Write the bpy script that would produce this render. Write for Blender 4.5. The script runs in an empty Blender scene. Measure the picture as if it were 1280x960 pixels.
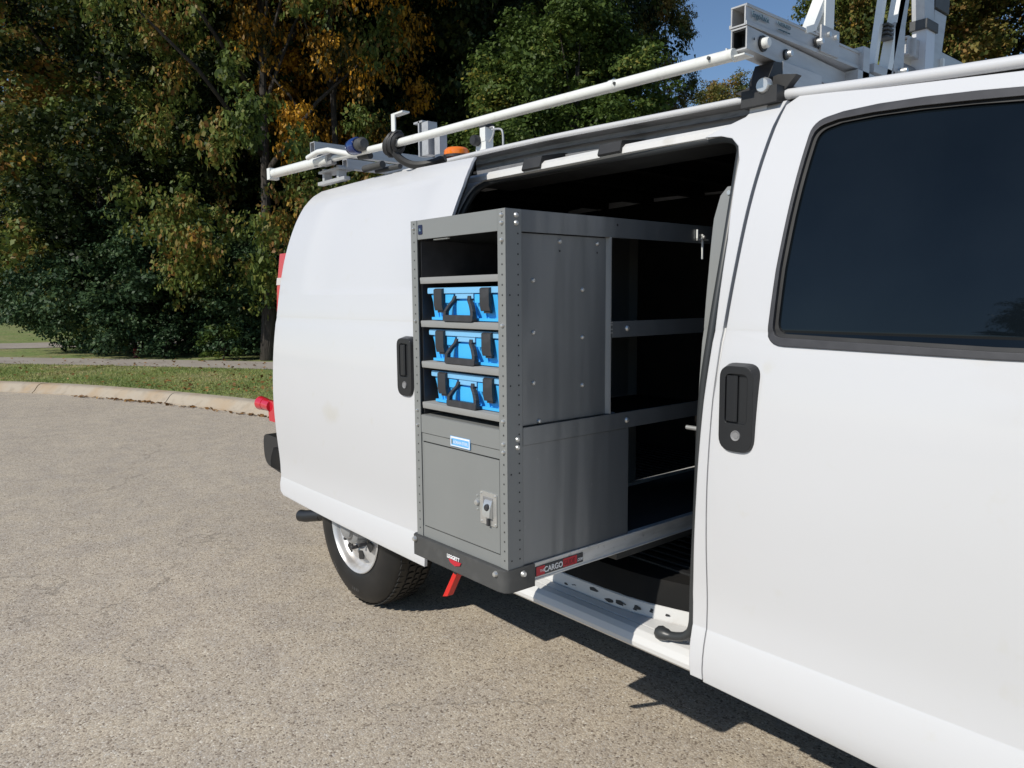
import bpy, bmesh, math, random
import numpy as np
from mathutils import Vector, Matrix
random.seed(7); rng = np.random.default_rng(11)
SC = bpy.context.scene; COL = SC.collection

# ------------------------------------------------------------------ camera, sky, sun, exposure
cam_d = bpy.data.cameras.new("camera"); cam = bpy.data.objects.new("camera", cam_d); COL.objects.link(cam)
cam_d.sensor_width = 36; cam_d.lens = 36 * 952.5 / 1280; cam_d.clip_start = .05; cam_d.clip_end = 3000
R = np.array([[.65015, .08085, -.75549], [.75976, -.07925, .64538], [-.00769, -.99358, -.11294]])
q_, r_ = np.linalg.qr(R); R = q_ * np.sign(np.diag(r_))
cam.matrix_world = Matrix(((R[0,0], -R[0,1], -R[0,2], 0), (R[1,0], -R[1,1], -R[1,2], 0), (R[2,0], -R[2,1], -R[2,2], 1.44), (0,0,0,1)))
SC.camera = cam
sun_dir = Vector((-.04, -1.27, 1)).normalized()
w = bpy.data.worlds.new("World"); SC.world = w; w.use_nodes = True
nt = w.node_tree; bg = nt.nodes['Background']
sky = nt.nodes.new('ShaderNodeTexSky'); sky.sky_type = 'NISHITA'; sky.sun_disc = False
sky.sun_elevation = math.asin(sun_dir.z); sky.sun_rotation = math.atan2(sun_dir.x, sun_dir.y)
sky.air_density = 1.0; sky.dust_density = 0; sky.ozone_density = 4.5
nt.links.new(sky.outputs[0], bg.inputs[0]); bg.inputs[1].default_value = .10
sd = bpy.data.lights.new("sun", 'SUN'); sd.energy = 4.12; sd.angle = math.radians(.5); sd.color = (1, .95, .86)
so = bpy.data.objects.new("sun", sd); COL.objects.link(so); so.rotation_euler = sun_dir.to_track_quat('Z', 'Y').to_euler()
SC.view_settings.view_transform = 'Standard'; SC.view_settings.look = 'None'; SC.view_settings.exposure = 0; SC.view_settings.gamma = 1

# ------------------------------------------------------------------ materials
def mat(name, col, rough=.5, metal=0., coat=0., spec=.5, noise=None, bump=None, dirt=None, bevel=0., coatr=.05):
    m = bpy.data.materials.new(name); m.use_nodes = True; t = m.node_tree; N = t.nodes; L = t.links
    b = N['Principled BSDF']; b.inputs['Base Color'].default_value = (*col, 1); b.inputs['Roughness'].default_value = rough
    b.inputs['Metallic'].default_value = metal; b.inputs['Coat Weight'].default_value = coat
    b.inputs['Coat Roughness'].default_value = coatr; b.inputs['Specular IOR Level'].default_value = spec
    tc = N.new('ShaderNodeTexCoord'); src = None
    def nz(scale, detail=3, stretch=None):
        n = N.new('ShaderNodeTexNoise'); n.inputs['Scale'].default_value = scale; n.inputs['Detail'].default_value = detail
        if stretch:
            mp = N.new('ShaderNodeMapping'); mp.inputs['Scale'].default_value = stretch
            L.new(tc.outputs['Object'], mp.inputs[0]); L.new(mp.outputs[0], n.inputs['Vector'])
        else: L.new(tc.outputs['Object'], n.inputs['Vector'])
        return n
    if noise:                                   # (scale, second colour, lo, hi[, stretch])
        n = nz(noise[0], 4, noise[4] if len(noise) > 4 else None)
        r = N.new('ShaderNodeMapRange'); r.inputs[1].default_value = noise[2]; r.inputs[2].default_value = noise[3]
        L.new(n.outputs[0], r.inputs[0])
        mx = N.new('ShaderNodeMix'); mx.data_type = 'RGBA'; mx.inputs[6].default_value = (*col, 1); mx.inputs[7].default_value = (*noise[1], 1)
        L.new(r.outputs[0], mx.inputs[0]); L.new(mx.outputs[2], b.inputs['Base Color']); src = mx.outputs[2]
    if dirt:
        n = nz(dirt[0], 6); r = N.new('ShaderNodeMapRange'); r.inputs[1].default_value = dirt[2]; r.inputs[2].default_value = dirt[3]
        L.new(n.outputs[0], r.inputs[0])
        mx = N.new('ShaderNodeMix'); mx.data_type = 'RGBA'; mx.inputs[7].default_value = (*dirt[1], 1)
        if src: L.new(src, mx.inputs[6])
        else: mx.inputs[6].default_value = (*col, 1)
        L.new(r.outputs[0], mx.inputs[0]); L.new(mx.outputs[2], b.inputs['Base Color'])
    nrm = None
    if bevel:
        bv = N.new('ShaderNodeBevel'); bv.samples = 3; bv.inputs[0].default_value = bevel; nrm = bv.outputs[0]
    if bump:                                    # (scale, strength, distance)
        n = nz(bump[0], 3, bump[3] if len(bump) > 3 else None); bp = N.new('ShaderNodeBump'); bp.inputs['Strength'].default_value = bump[1]; bp.inputs['Distance'].default_value = bump[2]
        L.new(n.outputs[0], bp.inputs['Height'])
        if nrm: L.new(nrm, bp.inputs['Normal'])
        nrm = bp.outputs[0]
    if nrm: L.new(nrm, b.inputs['Normal'])
    return m
M = {}
M['white'] = mat('white_paint', (.585,.59,.605), .34, coat=.45, spec=.4, noise=(1.1,(.575,.58,.59),.45,.75), bevel=.004, bump=(2.2,.11,.02), dirt=(14,(.55,.54,.50),.66,.95))
def smudge(m, c, r, col, amt):
    t = m.node_tree; N = t.nodes; L = t.links; b = N['Principled BSDF']; src = b.inputs['Base Color'].links[0].from_socket
    tc = N.new('ShaderNodeTexCoord'); v = N.new('ShaderNodeVectorMath'); v.operation = 'SUBTRACT'; v.inputs[1].default_value = c; L.new(tc.outputs['Object'], v.inputs[0])
    d = N.new('ShaderNodeVectorMath'); d.operation = 'DIVIDE'; d.inputs[1].default_value = r; L.new(v.outputs[0], d.inputs[0])
    l = N.new('ShaderNodeVectorMath'); l.operation = 'LENGTH'; L.new(d.outputs[0], l.inputs[0])
    n = N.new('ShaderNodeTexNoise'); n.inputs['Scale'].default_value = 16; L.new(tc.outputs['Object'], n.inputs['Vector'])
    a = N.new('ShaderNodeMath'); a.operation = 'ADD'; L.new(l.outputs['Value'], a.inputs[0]); L.new(n.outputs[0], a.inputs[1])
    q = N.new('ShaderNodeMapRange'); q.inputs[1].default_value = .8; q.inputs[2].default_value = 1.5; q.inputs[3].default_value = amt; q.inputs[4].default_value = 0; L.new(a.outputs[0], q.inputs[0])
    x = N.new('ShaderNodeMix'); x.data_type = 'RGBA'; x.inputs[7].default_value = (*col, 1); L.new(q.outputs[0], x.inputs[0]); L.new(src, x.inputs[6]); L.new(x.outputs[2], b.inputs['Base Color'])
smudge(M['white'], (-2.93,1.49,.955), (.085,.2,.055), (.50,.47,.38), .35)
smudge(M['white'], (-.80,1.60,.40), (.9,.3,.03), (.42,.39,.33), .22)
smudge(M['white'], (-2.9,1.50,.47), (.9,.3,.02), (.42,.39,.33), .22)
M['jamb'] = mat('white_jamb_paint', (.62,.615,.60), .42, noise=(9,(.42,.39,.33),.58,.9), bevel=.003)
M['black'] = mat('black_rubber', (.016,.016,.017), .55, noise=(12,(.03,.03,.03),.4,.7))
M['seal'] = mat('door_seal_rubber', (.035,.038,.04), .4)
M['trim'] = mat('dark_plastic_and_shade', (.034,.034,.038), .45, bevel=.003, noise=(30,(.045,.045,.05),.4,.7))
M['tdark'] = mat('handle_plastic', (.018,.019,.021), .38, bevel=.003)
M['track'] = mat('grey_track_metal', (.22,.22,.225), .55, noise=(20,(.12,.12,.12),.5,.8,(1,6,6)))
M['glass'] = mat('tinted_glass', (.003,.005,.007), .02, spec=.36, noise=(3,(.006,.009,.012),.3,.7))
M['grey'] = mat('grey_powder_coat', (.225,.232,.226), .42, spec=.5, bevel=.002, noise=(4,(.205,.213,.208),.3,.7), bump=(600,.08,.001), dirt=(45,(.30,.30,.29),.72,.9))
M['greyp'] = mat('grey_sheet_steel', (.20,.21,.215), .33, metal=.4, spec=.6, bevel=.002, noise=(3.0,(.17,.18,.186),.35,.65,(1,2.2,.25)), dirt=(38,(.33,.33,.33),.7,.9), bump=(2.2,.35,.05,(1,2,.25)))
M['lip'] = mat('shelf_lip_steel', (.27,.27,.26), .42, bevel=.002, noise=(6,(.24,.24,.23),.4,.75))
M['charcoal'] = mat('charcoal_textured_steel', (.062,.063,.062), .6, bevel=.005, bump=(500,.3,.001), noise=(25,(.085,.085,.083),.5,.8))
M['alu'] = mat('worn_aluminium', (.74,.74,.72), .45, metal=.25, bevel=.002, noise=(6,(.48,.48,.46),.42,.7,(1,1,5)), dirt=(40,(.30,.29,.27),.62,.8))
M['bolt'] = mat('zinc_bolt', (.62,.62,.60), .35, metal=.7)
M['rackw'] = mat('white_rack_paint', (.74,.75,.72), .4, coat=.2, noise=(20,(.58,.58,.52),.6,.8))
M['rackm'] = mat('brushed_rack_aluminium', (.50,.50,.50), .45, metal=.3, bevel=.002, noise=(8,(.43,.43,.43),.4,.7,(6,1,6)))
M['caseb'] = mat('blue_case_plastic', (.055,.43,.88), .42, bevel=.002, noise=(9,(.06,.46,.90),.3,.7))
M['casel'] = mat('light_blue_lid_plastic', (.20,.48,.76), .45, bevel=.002)
M['caseh'] = mat('case_handle_plastic', (.035,.036,.04), .5, bevel=.002, noise=(40,(.055,.055,.06),.5,.8))
M['red'] = mat('red_plastic', (.62,.018,.012), .4, bevel=.002)
M['redl'] = mat('red_lens', (.55,.012,.03), .12, coat=.6)
M['clear'] = mat('clear_lens', (.6,.55,.55), .15, coat=.5)
M['amber'] = mat('amber_lens', (.85,.20,.01), .12, coat=.6)
M['bluel'] = mat('dark_blue_lens', (.012,.035,.16), .1, coat=.8)
M['dark'] = mat('interior_shade_liner', (.010,.010,.010), .8, spec=.2, noise=(8,(.018,.016,.014),.4,.8))  # near-black tone carries the deep shade of the interior
M['hole'] = mat('punched_hole', (.02,.02,.02), .8)
M['tyre'] = mat('tyre_rubber', (.011,.011,.011), .5, spec=.4, noise=(9,(.020,.019,.018),.4,.75))
M['letter_glint'] = mat('letter_glints_and_scuffs', (.13,.13,.13), .6)  # lighter grey stands for glints and scuffs on tyre lettering
M['rim'] = mat('painted_steel_rim', (.60,.60,.60), .35, metal=.4, dirt=(9,(.34,.31,.28),.5,.8))
M['cap'] = mat('grey_hub_cap', (.33,.34,.35), .35, metal=.3)
M['ink'] = mat('white_ink', (.8,.8,.8), .5)
M['inkd'] = mat('grey_blue_ink', (.09,.15,.18), .5)
M['inkr'] = mat('red_ink', (.50,.02,.035), .5)
M['navy'] = mat('navy_sticker', (.008,.012,.05), .35)
M['lblue'] = mat('light_blue_sticker', (.16,.44,.80), .4)
M['bark'] = mat('bark', (.06,.05,.042), .9, noise=(6,(.028,.024,.02),.35,.65,(3,3,.6)), bump=(9,.8,.03,(3,3,.5)))
M['hydrant'] = mat('faded_red_paint', (.20,.035,.03), .7)

def road_mat():
    m = bpy.data.materials.new('chip_seal_asphalt'); m.use_nodes = True; t = m.node_tree; N = t.nodes; L = t.links
    b = N['Principled BSDF']; b.inputs['Roughness'].default_value = .9; b.inputs['Specular IOR Level'].default_value = .2
    tc = N.new('ShaderNodeTexCoord')
    def vor(s, f='F1'):
        v = N.new('ShaderNodeTexVoronoi'); v.inputs['Scale'].default_value = s; v.feature = f; L.new(tc.outputs['Object'], v.inputs['Vector']); return v
    def noi(s, d=4):
        v = N.new('ShaderNodeTexNoise'); v.inputs['Scale'].default_value = s; v.inputs['Detail'].default_value = d; L.new(tc.outputs['Object'], v.inputs['Vector']); return v
    def ramp(src, pts):
        r = N.new('ShaderNodeValToRGB'); e = r.color_ramp.elements
        while len(e) < len(pts): e.new(.5)
        for k, (p, c) in enumerate(pts): e[k].position = p; e[k].color = (*c, 1)
        L.new(src, r.inputs[0]); return r.outputs[0]
    def mix(a, c, fac, mode='MIX'):
        x = N.new('ShaderNodeMix'); x.data_type = 'RGBA'; x.blend_type = mode
        if isinstance(fac, float): x.inputs[0].default_value = fac
        else: L.new(fac, x.inputs[0])
        L.new(a, x.inputs[6]); L.new(c, x.inputs[7]); return x.outputs[2]
    v1 = vor(150); sep = N.new('ShaderNodeSeparateColor'); L.new(v1.outputs['Color'], sep.inputs[0])
    peb = ramp(sep.outputs[0], [(0,(.19,.155,.125)), (.12,(.41,.35,.285)), (.5,(.525,.46,.375)), (.8,(.60,.535,.44)), (.93,(.50,.46,.41)), (1,(.74,.69,.60))])
    v2 = vor(150, 'DISTANCE_TO_EDGE'); gap = ramp(v2.outputs[0], [(0,(.70,.68,.65)), (.12,(1,1,1))])
    c = mix(peb, gap, 1., 'MULTIPLY')
    n1 = noi(30, 5); c = mix(c, ramp(n1.outputs[0], [(.30,(.88,.87,.85)), (.50,(1,1,1)), (.72,(1.05,1.045,1.03))]), 1., 'MULTIPLY')
    n2 = noi(.8, 5); c = mix(c, ramp(n2.outputs[0], [(.3,(.95,.945,.94)), (.7,(1.05,1.045,1.03))]), 1., 'MULTIPLY')
    n3 = noi(5, 3); c = mix(c, ramp(n3.outputs[0], [(.35,(.93,.93,.94)), (.65,(1.06,1.05,1.02))]), 1., 'MULTIPLY')
    # thin wandering cracks
    vc = vor(.55, 'DISTANCE_TO_EDGE'); wn = noi(2.2, 6)
    ad = N.new('ShaderNodeVectorMath'); ad.operation = 'MULTIPLY_ADD'; ad.inputs[1].default_value = (.9,.9,.9)
    L.new(wn.outputs['Color'], ad.inputs[0]); L.new(tc.outputs['Object'], ad.inputs[2]); L.new(ad.outputs[0], vc.inputs['Vector'])
    brk = noi(1.1, 2)
    cr = N.new('ShaderNodeMath'); cr.operation = 'LESS_THAN'; cr.inputs[1].default_value = .0045; L.new(vc.outputs[0], cr.inputs[0])
    bk = N.new('ShaderNodeMath'); bk.operation = 'GREATER_THAN'; bk.inputs[1].default_value = .55; L.new(brk.outputs[0], bk.inputs[0])
    ml = N.new('ShaderNodeMath'); ml.operation = 'MULTIPLY'; L.new(cr.outputs[0], ml.inputs[0]); L.new(bk.outputs[0], ml.inputs[1])
    sc = N.new('ShaderNodeMath'); sc.operation = 'MULTIPLY'; sc.inputs[1].default_value = .32; L.new(ml.outputs[0], sc.inputs[0])
    dk = N.new('ShaderNodeRGB'); dk.outputs[0].default_value = (.12,.105,.09,1)
    c = mix(c, dk.outputs[0], sc.outputs[0])
    L.new(c, b.inputs['Base Color'])
    bp = N.new('ShaderNodeBump'); bp.inputs['Strength'].default_value = .4; bp.inputs['Distance'].default_value = .003; bp.invert = True
    L.new(v1.outputs['Distance'], bp.inputs['Height']); L.new(bp.outputs[0], b.inputs['Normal'])
    return m
M['road'] = road_mat()
M['kerb'] = mat('weathered_concrete', (.42,.36,.28), .9, noise=(2.2,(.40,.29,.18),.46,.72), dirt=(9,(.30,.25,.19),.52,.85), bump=(60,.4,.004))
M['path'] = mat('old_concrete_path', (.37,.33,.285), .9, noise=(1.5,(.31,.27,.23),.4,.7), dirt=(12,(.2,.17,.14),.62,.8), bump=(50,.3,.003))
M['lawn'] = mat('lawn_soil', (.18,.24,.065), .95, noise=(1.2,(.27,.26,.11),.42,.68), dirt=(9,(.05,.07,.02),.5,.75), bump=(30,.6,.03))

def leaf_mat(name, cols, trans=.3, scale=.55):
    m = bpy.data.materials.new(name); m.use_nodes = True; t = m.node_tree; N = t.nodes; L = t.links
    b = N['Principled BSDF']; b.inputs['Roughness'].default_value = .5; b.inputs['Specular IOR Level'].default_value = .18
    g = N.new('ShaderNodeNewGeometry'); tc = N.new('ShaderNodeTexCoord')
    n = N.new('ShaderNodeTexNoise'); n.inputs['Scale'].default_value = scale; n.inputs['Detail'].default_value = 3; L.new(tc.outputs['Object'], n.inputs['Vector'])
    a = N.new('ShaderNodeMath'); a.operation = 'MULTIPLY_ADD'; a.inputs[1].default_value = .55; L.new(g.outputs['Random Per Island'], a.inputs[0])
    s = N.new('ShaderNodeMath'); s.operation = 'MULTIPLY_ADD'; s.inputs[1].default_value = 1.9; s.inputs[2].default_value = -.75; L.new(n.outputs[0], s.inputs[0]); L.new(s.outputs[0], a.inputs[2])
    r = N.new('ShaderNodeValToRGB'); e = r.color_ramp.elements
    while len(e) < len(cols): e.new(.5)
    for k, (p, c) in enumerate(cols): e[k].position = p; e[k].color = (*c, 1)
    L.new(a.outputs[0], r.inputs[0]); L.new(r.outputs[0], b.inputs['Base Color'])
    tr = N.new('ShaderNodeBsdfTranslucent'); L.new(r.outputs[0], tr.inputs[0])
    mx = N.new('ShaderNodeMixShader'); mx.inputs[0].default_value = trans; L.new(b.outputs[0], mx.inputs[1]); L.new(tr.outputs[0], mx.inputs[2])
    L.new(mx.outputs[0], N['Material Output'].inputs['Surface'])
    return m
G1 = (.022,.038,.010); G2 = (.085,.125,.028); G3 = (.16,.20,.045); Y1 = (.16,.16,.03); O1 = (.55,.27,.025); B1 = (.24,.12,.04); O2 = (.78,.44,.045)
M['leaf_olive'] = leaf_mat('olive_autumn_leaves', [(0,G1), (.28,G2), (.5,G3), (.66,(.19,.17,.04)), (.82,B1), (1,(.38,.24,.04))])
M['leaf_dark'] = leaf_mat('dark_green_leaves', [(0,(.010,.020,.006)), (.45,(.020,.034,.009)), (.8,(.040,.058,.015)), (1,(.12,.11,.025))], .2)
M['leaf_orange'] = leaf_mat('orange_turning_leaves', [(0,(.02,.028,.008)), (.28,(.07,.06,.015)), (.46,(.24,.13,.02)), (.66,O1), (1,O2)])
M['leaf_bright'] = leaf_mat('bright_maple_leaves', [(0,(.025,.045,.010)), (.4,(.065,.105,.022)), (.75,(.11,.155,.035)), (1,(.26,.22,.04))])
M['leaf_brown'] = leaf_mat('brown_olive_leaves', [(0,(.04,.06,.018)), (.35,(.12,.14,.035)), (.6,(.24,.20,.055)), (.85,(.28,.17,.06)), (1,(.36,.24,.07))])
M['leaf_shrub'] = leaf_mat('blue_green_shrub_leaves', [(0,(.018,.038,.016)), (.5,(.045,.085,.038)), (.85,(.075,.12,.045)), (1,(.13,.15,.04))], .2, 1.2)
M['leaf_grass'] = leaf_mat('grass_blades', [(0,(.15,.21,.055)), (.4,(.29,.34,.10)), (.7,(.40,.38,.15)), (1,(.55,.44,.25))], .3, .8)
M['leaf_fallen'] = leaf_mat('fallen_leaves', [(0,(.10,.05,.02)), (.5,(.24,.12,.04)), (1,(.36,.22,.08))], .1, 2)

# ------------------------------------------------------------------ builders
class MB:
    def __init__(s): s.v = []; s.f = []
    def add(s, vs, fs):
        b = len(s.v); s.v += [tuple(map(float, p)) for p in vs]; s.f += [tuple(b + i for i in f) for f in fs]; return s
    def box(s, x0, x1, y0, y1, z0, z1):
        return s.add([(x0,y0,z0),(x1,y0,z0),(x1,y1,z0),(x0,y1,z0),(x0,y0,z1),(x1,y0,z1),(x1,y1,z1),(x0,y1,z1)],
                     [(0,3,2,1),(4,5,6,7),(0,1,5,4),(1,2,6,5),(2,3,7,6),(3,0,4,7)])
    def tube(s, pts, r, n=12, cap=True, inner=None):
        P = [Vector(p) for p in pts]; rs = r if isinstance(r, (list, tuple)) else [r] * len(P)
        up = None; rings = []
        for i, p in enumerate(P):
            d = (P[min(i+1, len(P)-1)] - P[max(i-1, 0)]).normalized()
            if up is None: up = Vector((0,0,1)) if abs(d.z) < .9 else Vector((1,0,0))
            a = d.cross(up).normalized(); up = a.cross(d).normalized()
            rings.append([p + (a * math.cos(2*math.pi*k/n) + up * math.sin(2*math.pi*k/n)) * rs[i] for k in range(n)])
        vs = [q for rg in rings for q in rg]; fs = []
        for i in range(len(P)-1):
            for k in range(n):
                fs.append((i*n+k, i*n+(k+1) % n, (i+1)*n+(k+1) % n, (i+1)*n+k))
        if cap: fs += [tuple(range(n))[::-1], tuple((len(P)-1)*n + k for k in range(n))]
        return s.add(vs, fs)
    def prism(s, poly, axis, a, b):               # poly in the two other axes, extruded along axis from a to b
        n = len(poly)
        def P(u, v, t): return {'x': (t,u,v), 'y': (u,t,v), 'z': (u,v,t)}[axis]
        vs = [P(u, v, a) for u, v in poly] + [P(u, v, b) for u, v in poly]
        fs = [tuple(range(n))[::-1], tuple(range(n, 2*n))] + [(k, (k+1) % n, n+(k+1) % n, n+k) for k in range(n)]
        return s.add(vs, fs)
    def sweep(s, sec, stations):                  # stations: list of functions or offsets; sec (y,z) list; closed
        n = len(sec); vs = []
        for st in stations:
            x, dy, dz, k = st
            vs += [(x, dy + u*k, dz + v*k) for u, v in sec]
        fs = [tuple(range(n)), tuple(range((len(stations)-1)*n, len(stations)*n))[::-1]]
        for i in range(len(stations)-1):
            fs += [(i*n+k, i*n+(k+1) % n, (i+1)*n+(k+1) % n, (i+1)*n+k) for k in range(n)]
        return s.add(vs, fs)
    def lathe(s, prof, c, axis='y', n=40):        # prof: (r, t) list
        vs = []; cx, cy, cz = c
        for r, t in prof:
            for k in range(n):
                a = 2*math.pi*k/n; u, v = r*math.cos(a), r*math.sin(a)
                vs.append({'y': (cx+u, cy+t, cz+v), 'x': (cx+t, cy+u, cz+v), 'z': (cx+u, cy+v, cz+t)}[axis])
        fs = []
        for i in range(len(prof)-1):
            fs += [(i*n+k, i*n+(k+1) % n, (i+1)*n+(k+1) % n, (i+1)*n+k) for k in range(n)]
        return s.add(vs, fs)
    def build(s, name, m, parent=None, angle=38, smooth=True, at=None):
        me = bpy.data.meshes.new(name); vs = s.v
        if at: vs = [(a-at[0], b-at[1], c-at[2]) for a, b, c in vs]
        me.from_pydata(vs, [], s.f)
        bm = bmesh.new(); bm.from_mesh(me); bmesh.ops.recalc_face_normals(bm, faces=bm.faces); bm.to_mesh(me); bm.free()
        me.materials.append(m)
        if smooth:
            me.polygons.foreach_set('use_smooth', [True]*len(me.polygons)); me.set_sharp_from_angle(angle=math.radians(angle))
        o = bpy.data.objects.new(name, me); COL.objects.link(o)
        if parent: o.parent = parent; 
        if parent: o.matrix_parent_inverse = parent.matrix_basis.inverted()
        if at: o.location = at
        return o
def empty(name, loc, label=None, cat=None, group=None, kind=None):
    o = bpy.data.objects.new(name, None); COL.objects.link(o); o.location = loc; o.empty_display_size = .2
    tag(o, label, cat, group, kind); bpy.context.view_layer.update(); return o
def tag(o, label=None, cat=None, group=None, kind=None):
    if label: o['label'] = label
    if cat: o['category'] = cat
    if group: o['group'] = group
    if kind: o['kind'] = kind
    return o
def copy_tree(o, parent=None):
    c = o.copy(); COL.objects.link(c); c.parent = parent
    for ch in o.children: copy_tree(ch, c)
    return c
def text(name, body, size, m, parent, origin, face, wx=1.0, depth=.0006, bold=.0):
    cu = bpy.data.curves.new(name, 'FONT'); cu.body = body; cu.size = size; cu.extrude = depth; cu.offset = bold
    o = bpy.data.objects.new('tmp', cu); COL.objects.link(o); bpy.context.view_layer.update()
    me = bpy.data.meshes.new_from_object(o.evaluated_get(bpy.context.evaluated_depsgraph_get())); bpy.data.objects.remove(o); me.name = name
    me.materials.clear(); me.materials.append(m)
    for v in me.vertices:
        a, b_, c = v.co
        if face == '-y': v.co = (origin[0]+a*wx, origin[1]-c, origin[2]+b_)
        else: v.co = (origin[0]+c, origin[1]+a*wx, origin[2]+b_)
    o = bpy.data.objects.new(name, me); COL.objects.link(o); o.parent = parent
    o.matrix_parent_inverse = parent.matrix_basis.inverted(); return o
def rounded(pts, seg=6):                          # [(u,v,r)] -> outline with arcs
    out = []; n = len(pts)
    for i, (u, v, r) in enumerate(pts):
        p = Vector((u, v)); a = Vector(pts[i-1][:2]) - p; b = Vector(pts[(i+1) % n][:2]) - p
        if r <= 0: out.append((u, v)); continue
        ang = a.angle(b); t = min(r / math.tan(ang/2), a.length*.48, b.length*.48)
        p0 = p + a.normalized()*t; p1 = p + b.normalized()*t
        for k in range(seg+1):
            s = k/seg; q = (1-s)**2*p0 + 2*s*(1-s)*p + s*s*p1; out.append((q.x, q.y))
    return out
# side profile of the van: how far the skin leans inwards (+y) at height z
ZONES = [[(.36,.05),(.40,.026),(.435,.013),(.47,.009),(.52,.012),(.573,.0225)],
         [(.578,.0235),(.65,.022),(.80,.008),(.95,0),(1.10,.003),(1.22,.012),(1.353,.029)],
         [(1.360,.0325),(1.44,.043),(1.53,.058),(1.63,.079),(1.72,.105),(1.80,.136),(1.86,.165),(1.93,.215),(2.0,.30)]]
def prof(z):
    for i, Zn in enumerate(ZONES):
        if z <= Zn[-1][0] or i == 2:
            P = Zn; break
    if z <= P[0][0]: return P[0][1]
    if z >= P[-1][0]: return P[-1][1]
    for k in range(len(P)-1):
        if z <= P[k+1][0]: break
    p0 = P[max(k-1,0)]; p1 = P[k]; p2 = P[k+1]; p3 = P[min(k+2, len(P)-1)]
    h = p2[0]-p1[0]; t = (z-p1[0])/h
    m1 = (p2[1]-p0[1])/(p2[0]-p0[0])*h; m2 = (p3[1]-p1[1])/(p3[0]-p1[0])*h
    return (2*t**3-3*t*t+1)*p1[1] + (t**3-2*t*t+t)*m1 + (-2*t**3+3*t*t)*p2[1] + (t**3-t*t)*m2
LEV = sorted(set([.573,.578,1.353,1.360] + [round(.40+.033*k, 3) for k in range(50)]))
def skin(name, outline, base, m, parent, holes=(), thick=.02, extra=None, xc=(), zc=(), side=1):
    bm = bmesh.new(); es = []
    for lp in [outline] + list(holes):
        vs = [bm.verts.new((x, 0, z)) for x, z in lp]
        es += [bm.edges.new((vs[i], vs[(i+1) % len(vs)])) for i in range(len(vs))]
    bmesh.ops.triangle_fill(bm, use_beauty=True, use_dissolve=True, edges=es, normal=(0,-1,0))
    zs = [z for _, z in outline]; xs = [x for x, _ in outline]
    for z in sorted(LEV + list(zc)):
        if min(zs) < z < max(zs):
            bmesh.ops.bisect_plane(bm, geom=bm.verts[:]+bm.edges[:]+bm.faces[:], plane_co=(0,0,z), plane_no=(0,0,1), dist=1e-5)
    for x in xc:
        bmesh.ops.bisect_plane(bm, geom=bm.verts[:]+bm.edges[:]+bm.faces[:], plane_co=(x,0,0), plane_no=(1,0,0), dist=1e-5)
    for v in bm.verts:
        x, _, z = v.co; v.co.y = (base + prof(z) + (extra(x, z) if extra else 0))
    r = bmesh.ops.extrude_face_region(bm, geom=bm.faces[:], use_keep_orig=True)
    for e in r['geom']:
        if isinstance(e, bmesh.types.BMVert): e.co.y += thick
    if side < 0:
        for v in bm.verts: v.co.y = 5.24 - v.co.y
    bmesh.ops.recalc_face_normals(bm, faces=bm.faces)
    me = bpy.data.meshes.new(name); bm.to_mesh(me); bm.free(); me.materials.append(m)
    me.polygons.foreach_set('use_smooth', [True]*len(me.polygons)); me.set_sharp_from_angle(angle=math.radians(17))
    o = bpy.data.objects.new(name, me); COL.objects.link(o); o.parent = parent; o.matrix_parent_inverse = parent.matrix_basis.inverted()
    return o

# ------------------------------------------------------------------ ground, road, kerb, paths
def catmull(P, n=8):
    P = [np.array(p, float) for p in P]; out = []
    for i in range(len(P)-1):
        a = P[max(i-1,0)]; b = P[i]; c = P[i+1]; d = P[min(i+2, len(P)-1)]
        for k in range(n):
            t = k/n; out.append(.5*((2*b)+(c-a)*t+(2*a-5*b+4*c-d)*t*t+(3*b-3*c+d-a)*t**3))
    out.append(P[-1]); return np.array(out)
MB().add([(-900,-900,0),(900,-900,0),(900,900,0),(-900,900,0)], [(0,1,2,3)]).build('road', M['road'])['kind'] = 'structure'
KERB = catmull([(-60,-50),(-44,-27),(-33,-13.5),(-25,-6.2),(-19,-1.55),(-14.5,1.66),(-12,2.87),(-9.2,3.72),(-6,4.3),(0,4.8),(10,5.1),(40,5.3)], 10)
def offs(P, d):
    T = np.gradient(P, axis=0); T /= np.linalg.norm(T, axis=1)[:,None]
    return P + np.stack([-T[:,1], T[:,0]], 1)*d
inner = offs(KERB, .30); n = len(KERB)
mb = MB(); vs = [(x,y,.126) for x, y in inner]; far = [(-900,-700,.126)] + [(-900,900,.126)] + [(900,900,.126), (900,5.6,.126)]
# lawn as a fan of strips from the kerb to the far edge
ll = [(x, y, .126) for x, y in inner]; fl = []
for i in range(n):
    a = i/(n-1); ang = math.radians(205 - 205*a); fl.append((-10+900*math.cos(ang), 5+900*math.sin(ang), .126))
mb.add(ll + fl, [(i, i+1, n+i+1, n+i) for i in range(n-1)])
mb.build('lawn', M['lawn'])['kind'] = 'structure'
kroot = empty('kerb', (-12, 2.9, 0), kind='structure')
seg = np.linalg.norm(np.diff(KERB, axis=0), axis=1); s = np.concatenate([[0], np.cumsum(seg)])
def kat(t): return np.array([np.interp(t, s, KERB[:,0]), np.interp(t, s, KERB[:,1])])
s_joint = s[np.argmin(np.hypot(KERB[:,0]+11.2, KERB[:,1]-3.15))]
t0 = s_joint - 3.0*int(s_joint/3.0)
SEC = [(0,-.05),(0,.012),(.035,.03),(.10,.105),(.135,.127),(.17,.134),(.305,.134),(.305,-.05)]
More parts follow.
